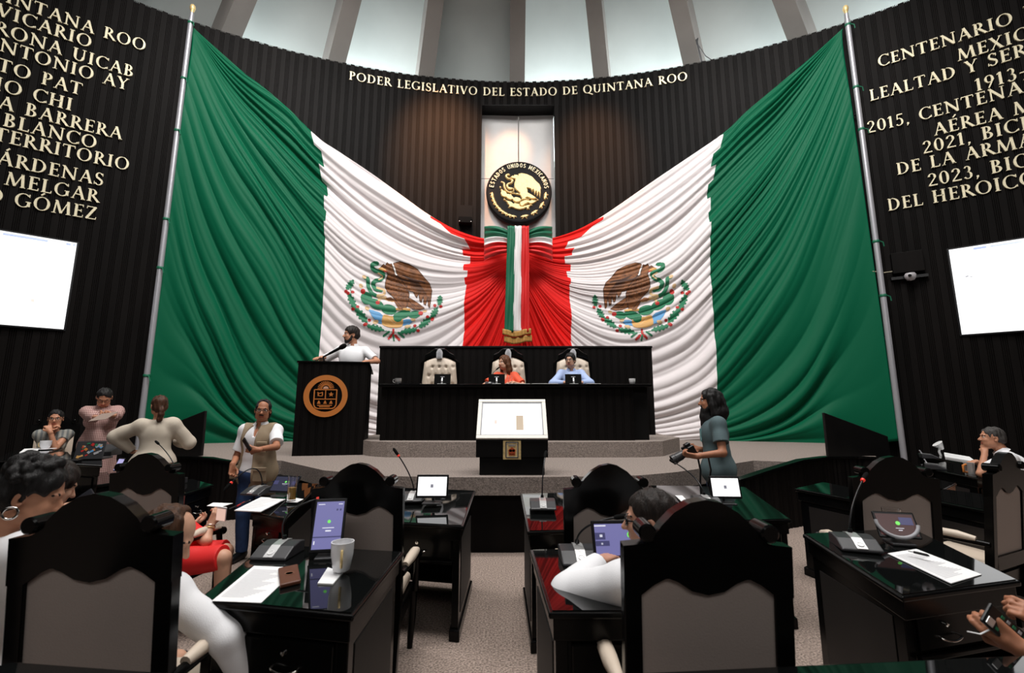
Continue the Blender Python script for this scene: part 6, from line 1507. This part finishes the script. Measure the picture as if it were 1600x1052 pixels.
for s in (1, -1): S.cone(p.hip[s], p.knee[s]*1.0, .115, .085, .05, cap=True)
p.cloth('dress_skirt', S, M_redc, .005, 5); p.shoes(); p.hair('bun', 'dark')
for dd, mm in ((.0, M_chrome), (.018, M_goldr)):
    q = p.wr[1]+(p.el[1]-p.wr[1])/np.linalg.norm(p.el[1]-p.wr[1])*(.02+dd); ax_ = (p.el[1]-p.wr[1]); ax_ /= np.linalg.norm(ax_); u_ = np.cross(ax_, [0, 0, 1]); u_ /= np.linalg.norm(u_); v_ = np.cross(ax_, u_)
    m = MB(); m.tube([q+(u_*math.cos(a)+v_*math.sin(a))*.034 for a in np.linspace(0, 2*pi, 17)], .0045, 6, caps=False); m.build('bracelet', mm, p.o, smooth=60)
c = aty(346, 803, 3.60); t = empty('smartphone', tuple(c), 0, 'phone with a bright pink screen in the hand of the woman in red', 'phone'); m = MB(); m.box((0, 0, 0), (.075, .010, .11), M=Matrix.Rotation(R(12), 4, 'X') @ Matrix.Rotation(R(8), 4, 'Y')); m.build('case', M_white, t, bevel=.005); m = MB(); m.box((0, -.0065, -.005), (.064, .003, .09), M=Matrix.Rotation(R(12), 4, 'X') @ Matrix.Rotation(R(8), 4, 'Y')); m.build('display', E_pink, t)
# 15 person at the lower right corner: only the forearms come into the picture
p = Person('person in beige mostly out of frame, forearm with watch holding a patterned phone', (2.24, 1.50, 0), 14, sit=True, seat=.44, lean=8, col=DARK, skin='corner', vox=.006)
w1 = aty(1592, 1012, 1.62); w2 = aty(1606, 992, 1.78)
p.arm(-1, w1, hint=(-.2, -.8, -.7), world=True, hd=(-.55, .35, .55), n=(.5, .7, .1), curl=1.0, thumb=.9); p.arm(1, w2, hint=(.8, -.6, -.6), world=True, hd=(-.5, .3, .5), n=(-.4, .6, .2), curl=1.0)
seat_on(CH15, p); p.body(); p.shirt(M_beige, sleeve=.55, e=.022, hem=-.12); p.pants(M_dark); p.hair('short', 'black')
ax_ = p.el[-1]-p.wr[-1]; ax_ /= np.linalg.norm(ax_); u_ = np.cross(ax_, [0, 0, 1]); u_ /= np.linalg.norm(u_); v_ = np.cross(ax_, u_); q = p.wr[-1]+ax_*.03
m = MB(); m.tube([q+(u_*math.cos(a)+v_*math.sin(a))*.033 for a in np.linspace(0, 2*pi, 21)], .007, 8, caps=False); wt = m.build('wristwatch', M_chrome, p.o, smooth=60)
c = aty(1562, 976, 1.64); t = empty('smartphone', tuple(c), 0, 'phone in a black and green patterned case at the lower right corner', 'phone')
Mp = Matrix.Rotation(R(10), 4, 'Z') @ Matrix.Rotation(R(-46), 4, 'Y') @ Matrix.Rotation(R(-8), 4, 'X')
m = MB(); m.box((0, 0, -.02), (.075, .012, .155), M=Mp); cs = m.build('case', M_dev, t, bevel=.006)
m = MB(); m.box((-.018, -.0075, .035), (.026, .004, .026), M=Mp); m.build('lens_block', M_silver, t, bevel=.002)
for i in range(15):
    m = MB(); m.box(((-.022, .0, .022)[i % 3], -.0065, .008-.022*(i//3)), (.010, .003, .011), M=Mp); m.build('case_pattern', (MATS['emblem_green'], M_print)[i % 2], cs)
t = empty('earphone_cable', tuple(c+np.array([-.02, 0, -.01])), 0, 'short white cable hanging from the patterned phone', 'cable'); m = MB(); m.tube([(0, 0, 0), (-.05, 0, -.02), (-.09, .0, -.012)], .0025, 6); m.build('wire', M_white, t, smooth=60)

# ============================================================ THINGS ON THE DESKS
def dz(px, py, z_=DH): return atz(px, py, z_)
def quad_sheet(name, pts, label, cat, mat_=M_paper, th=.0015, z_=DH, lines=0, group=None):
    zz = [z_]*4 if not callable(z_) else [z_(x, y) for x, y in pts]
    Q = [atz(x, y, a) for (x, y), a in zip(pts, zz)]; c = sum(Q)/4; t = empty(name, (c[0], c[1], c[2]+.0006), 0, label, cat, group); L = [q-c for q in Q]
    m = MB(); m.hexa([(q[0], q[1], q[2]) for q in L]+[(q[0], q[1], q[2]+th) for q in L]); m.build('sheet', mat_, t)
    if lines:
        m = MB()
        for i in range(lines):
            v0 = .10+.8*i/lines; e = .55+.35*((i*29) % 7)/7
            a = L[0]*(1-v0)+L[3]*v0; b = L[1]*(1-v0)+L[2]*v0; v1 = v0+.018; a2 = L[0]*(1-v1)+L[3]*v1; b2 = L[1]*(1-v1)+L[2]*v1
            q = [a+(b-a)*.08, a+(b-a)*e, a2+(b2-a2)*e, a2+(b2-a2)*.08]; m.add([(x[0], x[1], x[2]+th+.0004) for x in q], [(0, 1, 2, 3)])
        o = m.build('printed_lines', mat_faint, t); o['kind'] = 'stuff'
    return t
def on(px, py, up=0): q = atz(px, py, DH+up); return (q[0], q[1], DH+.0005+up)
# near left desk
quad_sheet('paper', [(331, 940), (408, 943), (466, 888), (397, 885)], 'printed white sheet on the near left desk beside the brown phone', 'paper', lines=26)
quad_sheet('napkin', [(496, 914), (520, 915), (536, 896), (512, 889)], 'folded white napkin under the white mug with gold handle', 'napkin', th=.006)
Q = [atz(x, y, DH) for x, y in ((437, 922), (470, 914), (465, 888), (434, 895))]; c = sum(Q)/4; t = empty('smartphone', (c[0], c[1], DH+.003), 0, 'brown leather cased phone lying on the printed sheet', 'phone')
m = MB(); m.hexa([tuple((q-c)[:2])+(.0,) for q in Q]+[tuple((q-c)[:2])+(.018,) for q in Q]); m.build('case', M_browncase, t, bevel=.006, seg=3)
m = MB(); m.lathe([(.016, .0185), (.016, .0195), (.020, .0195), (.020, .0185)], 24); m.build('stitched_ring', mat('case_ring', (.22, .10, .06), .5), t)
q = on(533, 897); cup((q[0], q[1], DH+.0075), .052, .135, M_ceram, 'tall white mug with gold handle on the near left desk', R(288), False, taper=.72)
mic_unit(on(434, 868), R(-4), tuple(aty(521, 775, 2.75)), 'microphone unit with red ring on the near left desk', mid=tuple(aty(425, 790, 2.62)))
tablet(on(507, 874), R(10), .165, .265, 'lilac', 20, 'upright black tablet with lilac screen behind the white mug')
# near right desk
mic_unit(on(905, 876), R(2), tuple(aty(982, 806, 2.45)), 'microphone unit with bent neck in front of the man with glasses', mid=tuple(aty(895, 815, 2.4)), red=False)
tablet(on(970, 885), R(4), .26, .18, 'lilacw', 18, 'black tablet with lilac screen beside the face of the man with glasses')
q = on(909, 893); flat_thing('paper_scrap', q, .3, .05, .03, .006, M_paper, 'tiny white paper scrap on the near right desk', 'paper')
# front row, left of the aisle
mic_unit(on(644, 782, .016), R(0), tuple(aty(614, 700, 3.98)), 'microphone unit standing left of the white-screened tablet, its neck leaning left', bend=.3)
tablet(on(674, 788, .016), R(0), .255, .178, 'white', 14, 'black tablet with lit white screen, left of the aisle', lift=.045)
# front row, right of the aisle
mic_unit(on(848, 794, .016), R(0), tuple(aty(853, 706, 3.85)), 'microphone unit with an upright neck over red cloth reflections', bend=.5, red=False)
# desk behind photographer
mic_unit(on(1104, 789, .016), R(-6), tuple(aty(1041, 716, 4.3)), 'microphone unit in front of the photographer, its neck leaning far left', bend=.25, red=False)
tablet(on(1137, 789, .016), R(-4), .235, .17, 'white', 14, 'black tablet with lit white screen in front of the photographer', lift=.045)
quad_sheet('paper', [(1076, 795), (1090, 799), (1066, 775), (1055, 775)], 'narrow white sheet left of the microphone in front of the photographer', 'paper', z_=DH+.012, th=.003)
# desk of woman in red
mic_unit(on(402, 772, .016), R(-14), tuple(aty(344, 773, 3.95)), 'microphone unit with neck curving left towards the woman in red', mid=tuple(aty(408, 700, 4.2)))
tablet(on(437, 776, .016), R(-12), .245, .165, 'navy', 38, 'dark tablet leaning back beside the amber drink')
quad_sheet('paper', [(366, 799), (407, 801), (446, 781), (408, 778)], 'white sheet in front of the dark tablet near the amber drink', 'paper', lines=14, z_=DH-.004, th=.006)
quad_sheet('paper', [(323, 791), (345, 793), (364, 787), (333, 786)], 'small white sheet by the hand of the woman in red', 'paper')
for i, (a, b, mm, lb) in enumerate((((357, 798), (392, 783), M_dev, 'black pen beside the sheet near the amber drink'), ((370, 793), (383, 786), MATS['emblem_red'], 'red pen beside the black pen'))):
    q0, q1 = np.array(on(*a)), np.array(on(*b)); t = empty('pen', tuple(q0), 0, lb, 'pen'); d = q1-q0; m = MB(); m.tube([(0, 0, .008), tuple(d*.9+np.array([0, 0, .008]))], .006, 8); m.build('barrel', mm, t, smooth=50); m = MB(); m.tube([tuple(d*.9+np.array([0, 0, .008])), tuple(d+np.array([0, 0, .007]))], [.005, .001], 8); m.build('tip', M_silver, t)
quad_sheet('napkin', [(447, 785), (464, 786), (474, 781), (455, 778)], 'white napkin under the amber drink', 'napkin', th=.004)
q = on(455, 783, .004); t = empty('drinking_glass', (q[0], q[1], DH+.006), 0, 'tall clear glass half full of amber drink', 'glass')
m = MB(); m.lathe([(0, 0), (.034, 0), (.038, .20), (.0355, .20), (.032, .012), (0, .010)], 28); m.build('tumbler', M_glass, t, smooth=40); m = MB(); m.lathe([(0, .012), (.0315, .013), (.0335, .105), (0, .105)], 28); m.build('drink', M_juice, t, smooth=40)
# lower right desk
mic_unit(on(1337, 856, .010), R(-16), tuple(aty(1356, 737, 2.85)), 'microphone unit with tall neck on the lower right desk', bend=.35)
tb = tablet(on(1410, 852, .010), R(-14), .205, .145, 'red', 28, 'dark console with reddish screen on the lower right desk', name='voting_console', lift=.035)
m = MB(); Mt = Matrix.Translation((0, -.006, .035)) @ Matrix.Rotation(-R(28), 4, 'X'); m.tube([Mt @ Vector((.100*math.cos(a), -.004, .088+.085*math.sin(a))) for a in np.linspace(R(175), R(350), 18)], .010, 8); m.build('curved_trim', M_print, tb, smooth=60)
quad_sheet('paper', [(1387, 866), (1432, 859), (1534, 899), (1486, 913)], 'long white printed sheets across the lower right desk', 'paper', lines=24, z_=tz5, th=.003)
q0, q1 = np.array(on(1428, 866, .020)), np.array(on(1453, 872, .015)); t = empty('pen', tuple(q0), 0, 'black pen lying on the printed sheets of the lower right desk', 'pen'); d = q1-q0; m = MB(); m.tube([(0, 0, .009), tuple(d*.85+np.array([0, 0, .009])), tuple(d+np.array([0, 0, .008]))], [.0065, .0065, .0015], 8); m.build('barrel', M_dev, t, smooth=50); m = MB(); m.tube([(-.001, 0, .009), tuple(d*-.35+np.array([0, 0, .009]))], .005, 8); m.build('silver_end', M_silver, t)
q = on(1397, 836, .022); t = empty('drinking_glass', (q[0], q[1], DH+.001), 0, 'empty clear glass behind the dark console', 'glass'); m = MB(); m.lathe([(0, 0), (.034, 0), (.047, .17), (.044, .17), (.031, .012), (0, .010)], 28); m.build('tumbler', M_glass, t, smooth=40)
# right rows
def phone_unit(loc, yaw, label):
    t = empty('telephone_unit', loc, yaw, label, 'telephone', 'telephone units')
    m = MB(); Mp = Matrix(((0, 1, 0, -.10), (1, 0, 0, 0), (0, 0, 1, 0), (0, 0, 0, 1))); m.prism([(-.10, 0), (.10, 0), (.10, .065), (-.02, .055), (-.10, .015)], 0, .20, M=Mp); m.build('base', M_dgrey, t, bevel=.006)
    m = MB(); m.prism([(-.10, .018), (-.02, .058), (.10, .068), (.10, .071), (-.02, .061), (-.10, .021)], .085, .125, M=Mp); m.build('silver_strip', M_silver, t)
    m = MB(); m.box((.05, .04, .10), (.05, .012, .08), M=Matrix.Rotation(R(-25), 4, 'X')); m.build('small_display', M_print, t, bevel=.003); return t
phone_unit(on(1404, 756), R(40), 'low microphone telephone unit on the empty desk, right side'); phone_unit(on(1462, 733), R(50), 'low microphone telephone unit on the desk with the silver mug'); phone_unit(on(1452, 716), R(60), 'low microphone telephone unit on the furthest right desk')
q = on(1516, 741); t = empty('mug', q, 0, 'silver mug with copper handle on the right desk beside the man in white', 'mug'); m = MB(); m.lathe([(0, 0), (.045, 0), (.048, .13), (.045, .13), (.042, .01), (0, .01)], 24); m.build('cup_body', M_silver, t, smooth=40); m = MB(); m.tube([(-.045, -.01, .11), (-.09, -.02, .10), (-.09, -.02, .03), (-.045, -.01, .02)], .012, 8); m.build('handle', M_orange, t, smooth=60)
quad_sheet('paper', [(1477, 716), (1526, 724), (1515, 716), (1475, 709)], 'stack of white papers under the leaning man at the far right', 'paper', th=.02, lines=6)
q = on(1470, 712); t = empty('white_cone', q, 0, 'small white cone shaped desk object on the furthest right desk', 'desk_object'); m = MB(); m.tube([(0, 0, .0), (-.02, 0, .06), (.0, 0, .12)], .016, 8); m.build('stem', M_white, t, smooth=50); m = MB(); m.tube([(.03, -.02, .10), (-.03, .0, .19)], [.02, .075], 16); m.build('flared_top', M_white, t, smooth=50)  # tilted white cup-like object on a stem, gives no light
# left rows
tablet(tuple(np.array([aty(246, 800, 2.36)[0], 2.36, DH])), R(12), .15, .185, 'blue', 22, 'dark blue tablet standing in front of the empty left chair back')
quad_sheet('paper', [(148, 775), (172, 781), (176, 766), (160, 771)], 'white sheet at the edge of the left middle desk', 'paper')
tablet(on(180, 741), R(-22), .12, .155, 'lav', 20, 'small lilac screened device on the left middle desk', name='voting_console')
mic_unit(on(268, 757), R(0), tuple(aty(239, 686, 5.0)), 'microphone unit whose neck stands before the cream sweater', bend=.3, red=False)
q = on(70, 703, .22); cup(q, .060, .115, M_ceram, 'white teacup on saucer in front of the woman resting her chin', pi, True, 'teacup', 'cup', .65)
quad_sheet('paper', [(30, 709), (56, 708), (62, 702), (38, 703)], 'white papers left of the teacup', 'paper', th=.012, z_=DH+.22)
# laptop with stickers
q = on(137, 719, .22); t = empty('laptop', q, R(14), 'open laptop covered in colourful stickers on the left back desk', 'laptop')
m = MB(); m.box((0, .10, .01), (.26, .18, .018)); m.build('keyboard_base', M_dgrey, t, bevel=.005); Mt = Matrix.Rotation(R(-12), 4, 'X'); m = MB(); m.box((0, 0, .10), (.26, .012, .19), M=Mt); ld = m.build('lid', M_dgrey, t, bevel=.005)
r_ = random.Random(4); cl = [MATS['emblem_red'], MATS['emblem_blue'], MATS['emblem_ochre'], M_print, MATS['emblem_green'], M_orange, M_print]
for i in range(22):
    sx_, sz_ = r_.uniform(.018, .045), r_.uniform(.012, .030); m = MB(); m.box((0, 0, 0), (sx_, .0012, sz_), M=Mt @ Matrix.Translation((r_.uniform(-.10, .10), -.0066-.0002*i, r_.uniform(.025, .175))) @ Matrix.Rotation(r_.uniform(-.7, .7), 4, 'Y')); m.build('sticker', cl[i % 7], ld)
q = on(156, 712, .22); t = empty('document_tray', q, R(16), 'dark sloping document box right of the stickered laptop', 'box'); m = MB(); m.add([(-.16, -.12, 0), (.16, -.12, 0), (.16, .12, 0), (-.16, .12, 0), (-.16, -.12, .05), (.16, -.12, .05), (.16, .12, .12), (-.16, .12, .12)], [(3, 2, 1, 0), (4, 5, 6, 7), (0, 1, 5, 4), (1, 2, 6, 5), (2, 3, 7, 6), (3, 0, 4, 7)]); m.build('box_body', M_dgrey, t, bevel=.006)
q = on(112, 722, .22); t = empty('wallet', q, R(20), 'small dark wallet on the left back desk', 'wallet'); m = MB(); m.box((0, 0, .012), (.14, .09, .022)); m.build('wallet_body', M_dev, t, bevel=.008)
